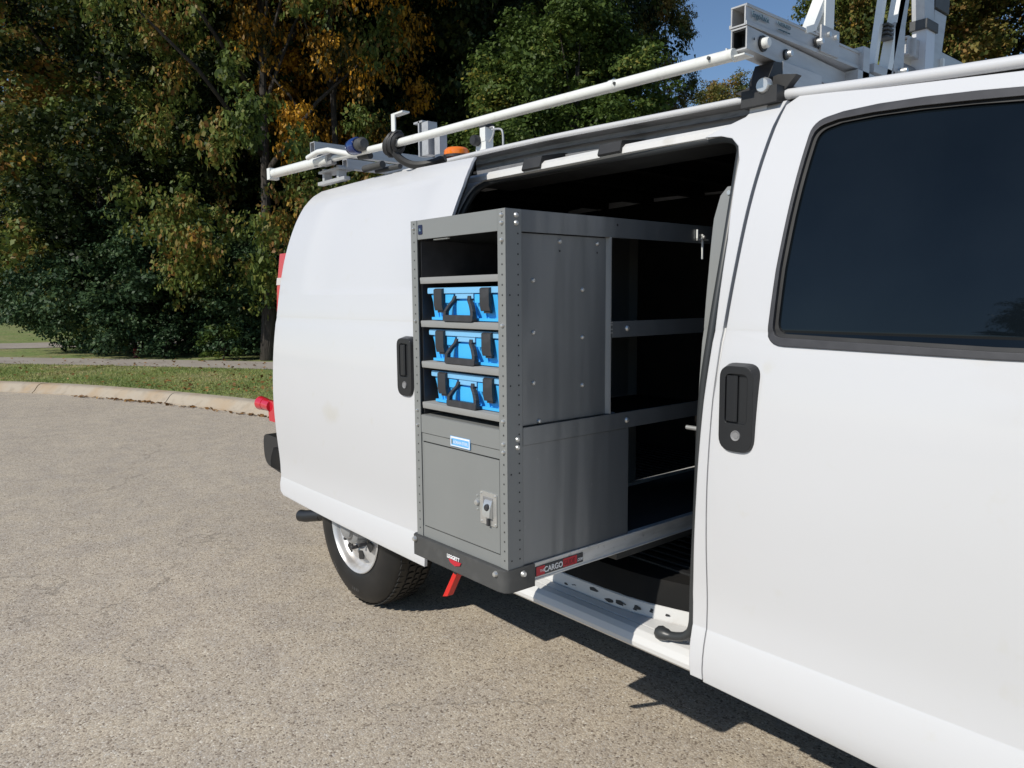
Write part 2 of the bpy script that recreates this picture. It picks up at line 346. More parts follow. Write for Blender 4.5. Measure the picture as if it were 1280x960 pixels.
while t0 + 2.99 < s[-1]:
    ts = np.linspace(t0+.008, t0+2.992, 7); vs = []; fs = []; c0 = kat(ts[0]); jig = random.uniform(-.003,.003)
    for t in ts:
        p = kat(t); d = kat(t+.05) - kat(t-.05); d /= np.linalg.norm(d); nn = np.array([-d[1], d[0]])
        for u, v in SEC: vs.append((p[0]+nn[0]*u, p[1]+nn[1]*u, v + (jig if v > .02 else 0)))
    m_ = len(SEC)
    for i in range(6): fs += [(i*m_+k, i*m_+(k+1) % m_, (i+1)*m_+(k+1) % m_, (i+1)*m_+k) for k in range(m_)]
    fs += [tuple(range(m_)), tuple(range(6*m_, 7*m_))[::-1]]
    MB().add(vs, fs).build('kerb_section', M['kerb'], kroot, angle=50)
    t0 += 3.0
def strip(name, near, w_, z, m):
    P = catmull(near, 8); Q = offs(P, w_); k = len(P)
    o = MB().add([(x,y,z) for x, y in P] + [(x,y,z) for x, y in Q], [(i, i+1, k+i+1, k+i) for i in range(k-1)]).build(name, m); o['kind'] = 'structure'
    return P
PATH = strip('footpath', [(-75,-42),(-45,-16.5),(-30,-5.4),(-19.3,2.2),(-13.9,5.75),(-8,8.9),(0,11.4),(14,13),(40,13.6)], 1.5, .132, M['path'])
strip('driveway', [(-40,-18),(-29,-4.5),(-25.2,2.9),(-24.3,5.4),(-21,13),(-17,22),(-12,34)], 3.1, .137, M['path'])

# ------------------------------------------------------------------ leaves, trees, shrubs, grass
def quads(C_, nrm, size, aspect=.7):
    k = len(C_); r = rng.normal(size=(k,3)); u = np.cross(nrm, r); u /= np.linalg.norm(u, axis=1)[:,None]+1e-9
    v = np.cross(nrm, u); s_ = size[:,None]
    P = np.stack([C_-u*s_, C_-v*s_*aspect+nrm*s_*.18, C_+u*s_, C_+v*s_*aspect+nrm*s_*.18], 1)
    return P.reshape(-1,3)
def leafmesh(name, V, m):
    k = len(V)//4; me = bpy.data.meshes.new(name); me.vertices.add(len(V)); me.vertices.foreach_set('co', V.astype(np.float32).ravel())
    me.loops.add(4*k); me.polygons.add(k); me.loops.foreach_set('vertex_index', np.arange(4*k, dtype=np.int32))
    me.polygons.foreach_set('loop_start', np.arange(0, 4*k, 4, dtype=np.int32)); me.update(calc_edges=True); me.materials.append(m); return me
def clumps(H, zb, rad, nc, top=.9, rmin=.55, shape=.55):
    cs = []
    while len(cs) < nc:
        z = zb + (H-zb)*random.random()**.9; f = (z-zb)/(H-zb)
        rr = rad*(math.sin(math.pi*min(1, max(.02, f*.82+.14)))**shape)
        a = random.uniform(0, 2*math.pi); q = rr*math.sqrt(random.uniform(.12, 1)); cs.append((q*math.cos(a), q*math.sin(a), z, random.uniform(rmin, top)))
    return cs
def crown_v(cs, per, leaf):
    out = []
    for (x, y, z, r) in cs:
        ns = max(5, int(15*r)); d = rng.normal(size=(ns,3)); d[:,2] = d[:,2]*.8+.25; d /= np.linalg.norm(d, axis=1)[:,None]
        c = np.array([x,y,z]) + d*r*rng.uniform(.55, 1.05, size=(ns,1))*np.array([1.15,1.15,.8])
        k = int(per*r*r/ns); dd = np.repeat(d, k, 0); cc = np.repeat(c, k, 0)
        g = rng.normal(size=(ns*k,3))*np.array([.17,.17,.07])*(.35+.75*r); g[:,2] -= .9*(g[:,0]**2+g[:,1]**2)
        nn = dd*.35 + g*1.6 + rng.normal(size=(ns*k,3))*.38 + np.array([0,0,.55]); nn /= np.linalg.norm(nn, axis=1)[:,None]
        out.append(quads(cc+g, nn, leaf*rng.uniform(.55, 1.3, size=ns*k)))
        kk = int(per*r*r*.30); g = rng.normal(size=(kk,3)); g *= (r*.62*rng.random((kk,1))**.5)/np.linalg.norm(g, axis=1)[:,None]
        nn = rng.normal(size=(kk,3)); nn /= np.linalg.norm(nn, axis=1)[:,None]
        out.append(quads(np.array([x,y,z])+g, nn, leaf*1.25*rng.uniform(.8, 1.3, size=kk)))
    return np.concatenate(out)
def trunk_mb(H, r0, cs, nl=12, lean=.3):
    mb = MB(); pts = []; rs = []
    for k in range(9):
        t = k/8; pts.append((lean*math.sin(2.2*t)*.6, lean*math.sin(3.1*t+1)*.4-.25*lean, H*.86*t)); rs.append(r0*(1-.82*t)*(1+.55*max(0, .08-t)/.08))
    mb.tube(pts, rs, 10)
    for (x, y, z, r) in random.sample(cs, min(nl, len(cs))):
        zt = max(.18*H, z*.72 - .6); i = min(7, int(zt/(H*.86)*8)); a = pts[i]; st = (a[0], a[1], zt)
        mid = ((a[0]+x)*.5, (a[1]+y)*.5, (zt+z)*.5+.25); r1 = r0*(1-.82*zt/H)*.5
        mb.tube([st, mid, (x, y, z)], [r1, r1*.6, r1*.15], 6)
    return mb
KIND = {}
def tree_kind(key, H, zb, rad, nc, per, leaf, r0, top=.95, rmin=.55, shape=.55, nl=12):
    cs = clumps(H, zb, rad, nc, top, rmin, shape)
    KIND[key] = (leafmesh('crown', crown_v(cs, per, leaf), M['leaf_dark']), trunk_mb(H, r0, cs, nl))
    tm = KIND[key][1]; me = bpy.data.meshes.new('trunk'); me.from_pydata(tm.v, [], tm.f); me.materials.append(M['bark'])
    me.polygons.foreach_set('use_smooth', [True]*len(me.polygons)); KIND[key] = (KIND[key][0], me)
tree_kind('tall', 15, 2.0, 4.3, 200, 620, .062, .24)
tree_kind('wide', 13, 1.3, 5.0, 215, 600, .064, .22)
tree_kind('slim', 16, 3.0, 3.2, 150, 600, .060, .2)
tree_kind('high', 14, 4.2, 4.2, 150, 640, .062, .17, nl=16)
tree_kind('maple', 7.6, 1.4, 2.5, 120, 1500, .046, .13, .75, .4)
tree_kind('shrub', 3.4, .25, 2.0, 60, 1100, .045, .06, .6, .32, .35)
tree_kind('low', 1.2, .12, .8, 26, 900, .06, .03, .34, .18, .35)
def plant(name, key, x, y, leafm, label, cat, group, rot=0., sc=1., sz=None):
    r = empty(name, (x, y, .12), label, cat, group); r.rotation_euler.z = rot; r.scale = (sc, sc, sz or sc)
    for nm, me in (('crown', KIND[key][0]), ('trunk', KIND[key][1])):
        o = bpy.data.objects.new(nm, me); COL.objects.link(o); o.parent = r
        if nm == 'crown': o.material_slots[0].link = 'OBJECT'; o.material_slots[0].material = M[leafm]
    return r
TREES = 'trees of the roadside woodland'; SH = 'shrubs behind the footpath'
def tree(key, x, y, leafm, label, rot, sc=1., sz=None): return plant('broadleaf_tree', key, x, y, leafm, label, 'tree', TREES, rot, sc, sz)
# front row, left to right
tree('tall', -22.9, 5.2, 'leaf_olive', 'tall green and brown tree rising over the left end of the shrubs', 2.1)
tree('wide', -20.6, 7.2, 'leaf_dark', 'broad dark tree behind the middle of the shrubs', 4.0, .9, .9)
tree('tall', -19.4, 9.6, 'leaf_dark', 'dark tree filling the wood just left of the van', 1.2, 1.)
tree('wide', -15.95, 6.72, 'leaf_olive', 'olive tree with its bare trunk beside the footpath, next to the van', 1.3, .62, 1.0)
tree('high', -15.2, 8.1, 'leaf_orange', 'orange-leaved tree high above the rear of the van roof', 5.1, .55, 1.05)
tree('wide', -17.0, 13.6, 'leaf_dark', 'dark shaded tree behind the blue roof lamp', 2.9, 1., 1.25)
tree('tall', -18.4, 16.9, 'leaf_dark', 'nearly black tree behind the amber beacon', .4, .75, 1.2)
tree('maple', -11.0, 10.9, 'leaf_bright', 'bright green maple above the middle of the open side door', 1.0, .88)
tree('slim', -22.6, 21.8, 'leaf_dark', 'dark slender tree behind the green maple, left of the patch of sky', 3.0, .8)
tree('slim', -19.3, 24.2, 'leaf_brown', 'thin grey-brown tree at the left edge of the patch of sky', 1.9, .45, .85)
tree('tall', -11.6, 25.4, 'leaf_olive', 'green tree behind the middle of the front crossbars', 5.6, .68, .92)
tree('tall', -13.3, 31.3, 'leaf_brown', 'mottled tree farther back behind the upright rack posts', 2.6, .92, 1.0)
tree('slim', -29.1, 43.1, 'leaf_brown', 'reddish brown far tree low beside the patch of sky, under the side pipe', 4.4, 1.1, .93)
tree('wide', -29.5, 50.5, 'leaf_olive', 'far green tree low under the open end of the crossbars', 1.4, .9, 1.2)
tree('wide', -9.9, 27.2, 'leaf_brown', 'olive brown tree right of the upright rack posts', .9, .9, 1.18)
tree('tall', -7.0, 26.0, 'leaf_brown', 'bushy olive brown tree at the right edge above the front door', 2.2, 1.05)
tree('wide', -3.0, 25.0, 'leaf_brown', 'brown tree beyond the right edge behind the cab roof', 3.3)
# second row, closing the wood
row2 = [(-38,7,'tall','behind the left end of the shrubs'),(-33,10.5,'wide','left of the orange-leaved tree'),(-29,13,'tall','left of the van, deep in the wood'),
        (-31,18,'wide','deep behind the orange-leaved tree'),(-26,17.5,'tall','behind the rear hooks of the rack'),(-26,23,'wide','deep behind the left side of the maple'),(-23,21,'tall','behind the left side of the maple'),
        (-26.5,21.5,'slim','behind the right side of the maple'),(-24.3,13.5,'wide','behind the rear end of the side pipe'),(-28.5,8.8,'tall','behind the middle of the shrubs'),(-22,16,'slim','behind the amber beacon')]
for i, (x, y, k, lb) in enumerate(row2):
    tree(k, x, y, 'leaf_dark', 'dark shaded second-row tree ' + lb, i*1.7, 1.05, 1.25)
for i, (x, y, lb) in enumerate([(-66,-14,'first from the left'),(-68,-5,'second from the left'),(-66,1,'third from the left'),(-64,7,'fourth from the left'),(-67,13,'fifth from the left'),(-62,19,'second from its right end'),(-57,25,'at its right end'),(-74,3,'rearmost, behind the third'),(-73,10,'rearmost, behind the fourth')]):
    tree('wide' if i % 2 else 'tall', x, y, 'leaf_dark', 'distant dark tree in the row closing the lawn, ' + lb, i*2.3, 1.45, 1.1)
for i, (x, y, lb) in enumerate([(-60,-9,'leftmost'),(-60.5,-4,'second from the left'),(-60,.5,'third from the left'),(-59.5,5,'fourth from the left'),(-59.5,9.5,'fifth from the left'),(-58,14,'rightmost'),(-49,12.5,'nearest, right of the lawn')]):
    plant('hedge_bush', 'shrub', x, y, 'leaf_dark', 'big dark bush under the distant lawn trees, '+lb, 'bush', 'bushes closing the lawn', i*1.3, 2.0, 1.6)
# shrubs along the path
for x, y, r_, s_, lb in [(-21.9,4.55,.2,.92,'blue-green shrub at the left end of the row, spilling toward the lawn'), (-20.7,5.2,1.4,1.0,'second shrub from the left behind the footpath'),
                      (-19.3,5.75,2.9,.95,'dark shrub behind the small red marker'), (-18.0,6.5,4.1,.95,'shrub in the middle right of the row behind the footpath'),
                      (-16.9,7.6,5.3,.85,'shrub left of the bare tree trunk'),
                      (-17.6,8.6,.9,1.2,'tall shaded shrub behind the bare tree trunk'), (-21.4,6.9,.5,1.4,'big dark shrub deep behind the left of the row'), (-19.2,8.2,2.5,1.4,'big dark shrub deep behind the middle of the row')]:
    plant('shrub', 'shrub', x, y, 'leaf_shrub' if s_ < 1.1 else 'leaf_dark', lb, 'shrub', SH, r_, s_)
plant('low_bush', 'low', -16.75, 5.98, 'leaf_bright', 'small light green bush at the edge of the path left of the tree trunk', 'bush', None, .5, .6)
plant('low_bush', 'low', -18.2, 5.25, 'leaf_shrub', 'small grey-green bush at the path edge in front of the shrubs', 'bush', None, 2.5, .55)
# trees on the other side of the road, behind the photographer (seen in the door glass)
plant('street_tree', 'maple', -5.8, -23.5, 'leaf_dark', 'round tree across the road, mirrored in the front door window', 'tree', None, .4, 1.15)
# grass
def sample_between(A, B, k):
    i = rng.integers(0, len(A)-1, size=k); t = rng.random(k)[:,None]; u = rng.random(k)[:,None]
    a = A[i]*(1-t)+A[i+1]*t; b = B[i]*(1-t)+B[i+1]*t; return a*(1-u)+b*u
GK = np.array([kat(t) for t in np.linspace(s[np.argmin(np.abs(KERB[:,0]+27))], s[np.argmin(np.abs(KERB[:,0]+4))], 40)])
GK = offs(GK, .31); GP = np.array([PATH[np.argmin(np.abs(PATH[:,0]-x-(-1.9)))] for x in GK[:,0]])
g = sample_between(GK, GP, 70000); h = rng.uniform(.015,.042,size=len(g))
ang = rng.uniform(0, 2*math.pi, size=len(g)); dx = np.cos(ang)*.006; dy = np.sin(ang)*.006; lx = rng.normal(size=len(g))*.02; ly = rng.normal(size=len(g))*.02
z0 = np.full(len(g), .124)
V = np.stack([np.stack([g[:,0]-dx, g[:,1]-dy, z0],1), np.stack([g[:,0]+dx, g[:,1]+dy, z0],1), np.stack([g[:,0]+lx+dx*.3, g[:,1]+ly+dy*.3, z0+h],1), np.stack([g[:,0]+lx-dx*.3, g[:,1]+ly-dy*.3, z0+h],1)],1).reshape(-1,3)
o = bpy.data.objects.new('grass', leafmesh('grass', V, M['leaf_grass'])); COL.objects.link(o)
tag(o, 'short mown grass on the verge between kerb and footpath', 'grass', kind='stuff')
# fallen leaves: a drift on the verge beside the van, some on kerb, gutter and path
fl = []
a = sample_between(GK, GP, 4200); sel = (a[:,0] > -13.4) & (rng.random(len(a)) < np.clip((a[:,0]+13.4)/2.5, 0, 1)); fl.append(np.c_[a[sel], np.full(sel.sum(), .165)])
a = sample_between(GK, GP, 500); fl.append(np.c_[a, np.full(len(a), .16)])
a = sample_between(offs(KERB, -.12), offs(KERB, -.01), 900); a = a[(a[:,0] > -13) & (a[:,0] < 2)]; fl.append(np.c_[a, np.full(len(a), .012)])
a = sample_between(PATH, offs(PATH, 1.9), 700); a = a[(a[:,0] > -30)]; fl.append(np.c_[a, np.full(len(a), .15)])
fl = np.concatenate(fl); nn = rng.normal(size=(len(fl),3))*.35+np.array([0,0,1]); nn /= np.linalg.norm(nn, axis=1)[:,None]
o = bpy.data.objects.new('fallen_leaves', leafmesh('fallen_leaves', quads(fl, nn, rng.uniform(.02,.045,size=len(fl))), M['leaf_fallen'])); COL.objects.link(o)
tag(o, 'dry brown leaves lying on the verge, in the gutter and along the path', 'leaves', kind='stuff')
# small red marker at the edge of the shrubs
mk = empty('marker_post', (-18.95, 4.8, .12), 'small faded red marker post at the foot of the shrubs behind the footpath', 'post')
MB().lathe([(0,.0),(.06,.0),(.06,.02),(.045,.03),(.045,.17),(.052,.18),(.046,.21),(.03,.225),(0,.23)], (-18.95,4.8,.12), 'z', 14).build('post_body', M['hydrant'], mk)
MB().lathe([(0,-.06),(.02,-.06),(.02,.06),(0,.06)], (-18.95,4.8,.26), 'y', 10).build('side_cap', M['hydrant'], mk)

# ------------------------------------------------------------------ the van
van = empty('cargo_van', (-1.5, 2.62, 0), 'white cargo van parked at the kerb with its sliding side door open', 'van')
CY = 2.62
# right side: rear quarter behind the open door (rear corner rounds inwards), wheel arch cut out
def rear_x(x, z): return min(.27, max(0, (-3.45 - x))**2*.90)
arc = [(-3.15+.47*math.cos(math.radians(a)), .37+.47*math.sin(math.radians(a))) for a in range(12, 169, 12)]
out = [(-2.34,.45)] + arc + [(-4.15,.50),(-4.15,1.97),(-2.32,1.985),(-2.32,1.90),(-2.315,1.862),(-2.22,1.862),(-2.27,1.848),(-2.30,1.815),(-2.315,1.75)]
out = [(-2.34,.45)] + [(x, z) for x, z in arc] + [(-4.15,.50),(-4.15,1.975),(-2.45,1.985),(-2.45,1.864),(-2.22,1.862),(-2.268,1.846),(-2.296,1.81),(-2.31,1.74)]
skin('rear_quarter_panel', out, 1.60, M['white'], van, extra=rear_x, xc=[-3.5,-3.6,-3.7,-3.8,-3.9,-4.0,-4.08])
# pillar between the side opening and the front door
gap = [(-1.128,.435),(-1.122,.80),(-1.117,1.0),(-1.112,1.18),(-1.102,1.36),(-1.088,1.52),(-1.078,1.65),(-1.068,1.77),(-1.060,1.86),(-1.05,1.925)]
inn = [(-1.14,1.925),(-1.155,1.90),(-1.24,1.872),(-1.262,1.862),(-1.21,1.857),(-1.172,1.845),(-1.145,1.82),(-1.131,1.782),(-1.118,1.578),(-1.124,1.36),(-1.137,1.178),(-1.149,.93),(-1.168,.66),(-1.168,.52),(-1.166,.435)]
skin('door_pillar', gap + inn, 1.601, M['white'], van, thick=.05)
# black strip seen in the gap, white backing below the belt
skin('gap_seal', [(x-.004, z) for x, z in gap[4:]] + [(x+.030, z) for x, z in gap[4:]][::-1], 1.617, M['seal'], van, thick=.01)
skin('door_jamb', [(x-.004, z) for x, z in gap[:5]] + [(x+.03, z) for x, z in gap[:5]][::-1], 1.607, M['jamb'], van, thick=.04)
# front door
GW = [(x+(.0035 if z < 1.3 else .0105), z) for x, z in gap]; GW[0] = (GW[0][0], .431)
dtop = [(-1.02,1.930),(-.92,1.918),(-.82,1.904),(-.53,1.874),(-.2,1.845),(-.02,1.80)]
dout = GW[:-1] + [(-1.045,1.91)] + dtop + [(.10,1.52),(.14,1.34),(.15,.9),(.13,.40),(-.3,.398),(-.68,.408),(-.95,.424)]
WO = [(-.978,1.323,.045),(-.972,1.50,0),(-.963,1.62,0),(-.948,1.848,.06),(-.88,1.860,0),(-.80,1.862,0),(-.70,1.857,0),(-.60,1.848,0),(-.50,1.836,0),(-.36,1.818,0),(-.22,1.797,0),(-.06,1.74,.05),(.03,1.50,0),(.06,1.318,.05),(-.5,1.316,0)]
WI = [(-.958,1.352,.03),(-.955,1.50,0),(-.947,1.62,0),(-.932,1.822,.05),(-.88,1.833,0),(-.80,1.834,0),(-.70,1.829,0),(-.60,1.820,0),(-.50,1.808,0),(-.36,1.790,0),(-.23,1.770,0),(-.085,1.71,.04),(.005,1.50,0),(.03,1.342,.04),(-.5,1.340,0)]
wo = rounded(WO); WI = [(x+((-.007) if x < -.5 else .007), z+(-.009 if z < 1.4 else .009), r) for x, z, r in WI]; wi = rounded(WI)
fd = skin('front_door', dout, 1.60, M['white'], van, holes=[wo], thick=.03)
wt = skin('window_trim', wo, 1.596, M['trim'], fd, holes=[wi], thick=.03)
wi2 = rounded([(x+(.008 if x < -.5 else -.008), z+(.008 if z < 1.5 else -.008), r) for x, z, r in WI])
wc = skin('window_channel', wi, 1.606, M['black'], fd, holes=[wi2], thick=.02)
gl = skin('window_glass', wi2, 1.612, M['glass'], fd, thick=.006)
# door handle: bezel with a deep pocket, pull bar and key cylinder
def handle(parent, cx, cz, base, wdt=.092, hgt=.208, key=True, name='door_handle'):
    y0 = base + prof(cz); ol = rounded([(cx-wdt/2, cz-hgt/2, .036),(cx+wdt/2, cz-hgt/2, .036),(cx+wdt/2, cz+hgt/2, .03),(cx-wdt/2, cz+hgt/2, .03)], 6)
    pk = rounded([(cx-wdt*.33, cz-hgt*.17, .01),(cx+wdt*.33, cz-hgt*.17, .012),(cx+wdt*.33, cz+hgt*.41, .014),(cx-wdt*.33, cz+hgt*.41, .014)], 4)
    bm = bmesh.new(); lo = []
    for lp in (ol, pk):
        vs = [bm.verts.new((x, y0-.014, z)) for x, z in lp]; es = [bm.edges.new((vs[i], vs[(i+1) % len(vs)])) for i in range(len(vs))]; lo.append((vs, es))
    bmesh.ops.triangle_fill(bm, use_beauty=True, edges=lo[0][1]+lo[1][1], normal=(0,-1,0))
    for (vs, es), dy, sc_ in ((lo[0], .026, 1.13), (lo[1], .0095, .97)):
        nv = [bm.verts.new((cx+(v.co.x-cx)*sc_, v.co.y+dy, cz+(v.co.z-cz)*(1+(sc_-1)*.5))) for v in vs]
        for i in range(len(vs)): bm.faces.new((vs[i], vs[(i+1) % len(vs)], nv[(i+1) % len(vs)], nv[i]))
        if dy < .02: bm.faces.new(nv)
    bmesh.ops.recalc_face_normals(bm, faces=bm.faces)
    me = bpy.data.meshes.new(name); bm.to_mesh(me); bm.free(); me.materials.append(M['tdark'])
    h_ = bpy.data.objects.new(name, me); COL.objects.link(h_); h_.parent = parent; h_.matrix_parent_inverse = parent.matrix_basis.inverted()
    # pull paddle on the left half of the pocket
    bar = MB().prism([(cx-wdt*.30, y0-.012),(cx-wdt*.04, y0-.0135),(cx+wdt*.02, y0-.009),(cx-wdt*.0, y0-.004),(cx-wdt*.30, y0-.004)], 'z', cz-hgt*.15, cz+hgt*.39)
    bar.build('pull_paddle', M['tdark'], h_)
    if key:
        MB().lathe([(0,-.0155),(.0070,-.0155),(.0078,-.0145),(.0125,-.0165),(.0135,-.013)], (cx+.002, y0, cz-hgt*.31), 'y', 18).build('key_cylinder', M['track'], h_)
    return h_
handle(fd, -1.035, 1.167, 1.60)
# sliding door, standing out from the body and slid to the rear
def stamp(x, z):
    e = 0
    if -3.2 < x < -2.375 and 1.47 < z < 1.865: e = .0035
    bow = .010*((x+2.86)/.65)**2 if x < -2.86 else .006*((x+2.86)/.65)**2
    return e + bow*1.0
so_ = [(-2.262,.462),(-2.255,.60),(-2.250,1.0),(-2.235,1.36),(-2.210,1.60),(-2.190,1.74),(-2.183,1.83),(-2.195,1.90),(-2.212,1.940),(-2.6,1.952),(-3.1,1.955),(-3.42,1.950)]
so_ += [(-3.465,1.93),(-3.495,1.88),(-3.51,1.80),(-3.525,1.60),(-3.535,1.36),(-3.54,1.0),(-3.545,.60),(-3.54,.54),(-3.525,.505),(-3.49,.490)]
sdr = skin('sliding_door', so_, 1.49, M['white'], van, thick=.012, extra=stamp, xc=[-3.212,-3.198,-2.387,-2.373,-2.6,-2.86,-3.0,-3.3,-3.42,-3.48,-2.3], zc=[1.458,1.472,1.863,1.877])
handle(sdr, -2.343, 1.192, 1.492)
skin('inner_door_panel', [(x-.03 if x > -2.9 else x+.04, z+(.02 if z < .6 else -.012 if z > 1.9 else 0)) for x, z in so_], 1.506, M['black'], sdr, thick=.03)
# roof gutter rail
GT = [(.9,1.70,1.30),(.55,1.735,1.62),(.25,1.765,1.80),(0,1.780,1.862),(-.3,1.786,1.886),(-.53,1.789,1.896),(-.82,1.808,1.920),(-1.06,1.828,1.944),(-1.17,1.832,1.955),(-1.56,1.853,1.972),(-1.94,1.868,1.987),(-2.40,1.876,1.995),(-3.0,1.876,1.992),(-3.5,1.875,1.98),(-3.85,1.93,1.96),(-4.1,2.1,1.955)]
gt = catmull(GT[:9], 5); MB().tube(gt, .0135, 12).build('roof_gutter', M['white'], van)
gt2 = catmull(GT[8:], 5); MB().tube(gt2, .0095, 10).build('roof_gutter', M['white'], van)
# header over the side opening: recess, sliding track, lit lower lip
XA, XB = -2.44, -1.145
def hz(x): return np.interp(x, [-2.3,-1.94,-1.56,-1.14],[.010,.004,-.010,-.028]), np.interp(x, [-2.3,-1.94,-1.56,-1.14],[.006,0,-.012,-.034])
def section(name, sec, m, xa=XA, xb=XB, k=10, par=None):
    st = []
    for x in np.linspace(xa, xb, k):
        dz, dy = hz(x); st.append((x, dy, dz, 1))
    return MB().sweep(sec, st).build(name, m, par or van, angle=25)
section('header_recess', [(1.868,1.972),(1.900,1.966),(1.902,1.925),(1.95,1.925),(1.95,1.990),(1.868,1.988)], M['track'])
section('track_slot', [(1.886,1.924),(1.95,1.924),(1.95,1.914),(1.886,1.914)], M['black'])
MB().sweep([(1.880,1.921),(1.885,1.896),(1.95,1.896),(1.95,1.912),(1.888,1.912)], [(x, hz(x)[1], hz(x)[0], 1) for x in np.linspace(XA+.03, XB-.01, 8)]).build('door_track', M['track'], van, angle=25)
st = []
for x in np.linspace(XA, -1.165, 14):
    dz, dy = hz(x); st.append((x, dy*.35, dz*.35, 1, dz, dy))
sec_lo = [(1.766,1.863),(1.769,1.880),(1.782,1.8915)]; sec_hi = [(1.876,1.8975),(1.95,1.8975)]
vs = []; fs = []
for (x, dy, dz, _, DZ, DY) in st:
    ex_ = np.interp(x, [-1.5,-1.2], [0,.018]); vs += [(x, u+dy*.3+ex_, v+dz*.1) for u, v in sec_lo] + [(x, u+DY, v+DZ) for u, v in sec_hi] + [(x, 1.95, 1.862), (x, 1.78, 1.858)]
m_ = 7
for i in range(len(st)-1): fs += [(i*m_+k, i*m_+(k+1) % m_, (i+1)*m_+(k+1) % m_, (i+1)*m_+k) for k in range(m_)]
fs += [tuple(range(m_)), tuple(range((len(st)-1)*m_, len(st)*m_))[::-1]]
MB().add(vs, fs).build('header_lip', M['jamb'], van, angle=25)
MB().box(-1.150,-1.10,1.80,1.94,1.862,1.94).build('header_end', M['white'], van)
for xx in (-1.955, -1.600):
    dz, dy = hz(xx)
    MB().prism([(1.758+dy*.3,1.871+dz*.1),(1.770+dy*.5,1.905+dz*.5),(1.872+dy,1.924+dz),(1.90+dy,1.924+dz),(1.90+dy,1.866+dz*.1),(1.762+dy*.3,1.866+dz*.1)], 'x', xx-.045, xx+.045).build('track_bracket', M['black'], van)
# sill / step
sill = [(1.72,.385),(1.650,.425),(1.629,.434),(1.620,.443),(1.618,.456),(1.627,.474),(1.642,.486),(1.662,.491),(1.6625,.4865),(1.665,.4865),(1.666,.492),(1.688,.497)]
def groove_y(x): return np.interp(x, [-2.3,-1.70,-1.50,-1.40,-1.30,-1.17],[1.690,1.690,1.690,1.702,1.728,1.765])
vs = []; fs = []; xs_ = np.linspace(-2.32,-1.10,22)
for x in xs_:
    gy = groove_y(x); tail = [(gy,.4965),(gy,.488),(gy+.004,.488),(gy+.0045,.500),(gy+.012,.533),(gy+.022,.538),(1.90,.538),(1.90,.385)]
    vs += [(x, u, v) for u, v in sill[:-1]] + [(x, gy-.004,.4975)] + [(x, u, v) for u, v in tail]
m_ = len(sill)+8
for i in range(len(xs_)-1): fs += [(i*m_+k, i*m_+(k+1) % m_, (i+1)*m_+(k+1) % m_, (i+1)*m_+k) for k in range(m_)]
fs += [tuple(range(m_)), tuple(range((len(xs_)-1)*m_, len(xs_)*m_))[::-1]]
MB().add(vs, fs).build('door_sill', M['jamb'], van, angle=22)
mb = MB()
for k in range(12):
    x = random.choice([random.uniform(-1.72,-1.28), random.gauss(-1.47,.05)]) if k > 3 else (-1.60,-1.53,-1.49,-1.43)[k]; gy = groove_y(x); y = gy+.006+random.uniform(0,.006); z = .503+random.uniform(.002,.020)
    rr = random.uniform(.0025,.008) if k > 3 else random.uniform(.007,.011); pts = [(x+rr*1.9*math.cos(a)*random.uniform(.6,1.2), gy+.0035+.0075*((z+rr*.6*math.sin(a))-.50)/.033, z+rr*.6*math.sin(a)*random.uniform(.6,1.2)) for a in np.linspace(0, 2*math.pi, 9)[:-1]]
    mb.add(pts, [tuple(range(8))])
ch = mb.build('paint_chips', M['black'], van); ch['kind'] = 'stuff'
vs = []; fs = []; xq = np.linspace(-4.1, -.9, 40)
for x in xq:
    gy = groove_y(x)+.016; vs += [(x, gy, .50), (x, gy, .534), (x, gy+.004, .560), (x, gy+.02, .607), (x, 3.52, .607), (x, 3.52, .50)]
fs = [(i*6+k, i*6+(k+1) % 6, (i+1)*6+(k+1) % 6, (i+1)*6+k) for i in range(39) for k in range(6)]
MB().add(vs, fs).build('cargo_floor', M['dark'], van, angle=25)
mb = MB()
for k in range(34): mb.box(-4.05, -1.12, 1.83+.049*k, 1.85+.049*k, .606, .613)
o = mb.build('floor_ribs', M['black'], van); o['kind'] = 'stuff'
MB().prism([(1.752,.539),(1.752,.553),(1.80,.560),(1.80,.539)], 'x', -1.255, -1.165).build('step_plate', M['alu'], van)
# weather seal round the opening with its loose lower end
sp = [(-1.285,1.640,.503),(-1.275,1.636,.505),(-1.235,1.638,.510),(-1.200,1.642,.525),(-1.183,1.645,.56),(-1.181,1.645,.66),(-1.163,1.630,.93),(-1.152,1.626,1.178),(-1.138,1.642,1.36),(-1.131,1.686,1.578),(-1.144,1.752,1.782),(-1.156,1.775,1.822),(-1.185,1.787,1.848),(-1.25,1.792,1.858),(-1.45,1.787,1.858),(-1.8,1.789,1.862),(-2.1,1.790,1.862),(-2.21,1.787,1.856),(-2.262,1.775,1.838),(-2.290,1.755,1.80),(-2.305,1.72,1.72),(-2.31,1.66,1.5),(-2.31,1.63,1.2),(-2.31,1.63,.6)]
sp = catmull(sp, 5); MB().tube(sp, [.019,.021,.021,.020,.020,.019,.018,.017]*1 + [.0125]*(len(sp)-8), 10).build('weather_seal', M['seal'], van)
# grey trim strip and striker on the front jamb
po = [(-1.168,.95),(-1.160,1.36),(-1.146,1.578),(-1.150,1.705),(-1.156,1.722),(-1.174,1.722),(-1.190,1.70),(-1.197,1.64),(-1.190,1.50),(-1.182,1.20),(-1.182,.95)]
skin('jamb_trim', po, 1.640, M['grey'], van, thick=.012)
MB().tube([(-1.17,1.655,1.093),(-1.222,1.655,1.093)], .006, 10).build('door_striker', M['bolt'], van)
MB().lathe([(0,-.004),(.006,-.004),(.008,0),(.008,.006)], (-1.163,1.738,1.705), 'y', 10).build('trim_screw', M['bolt'], van)
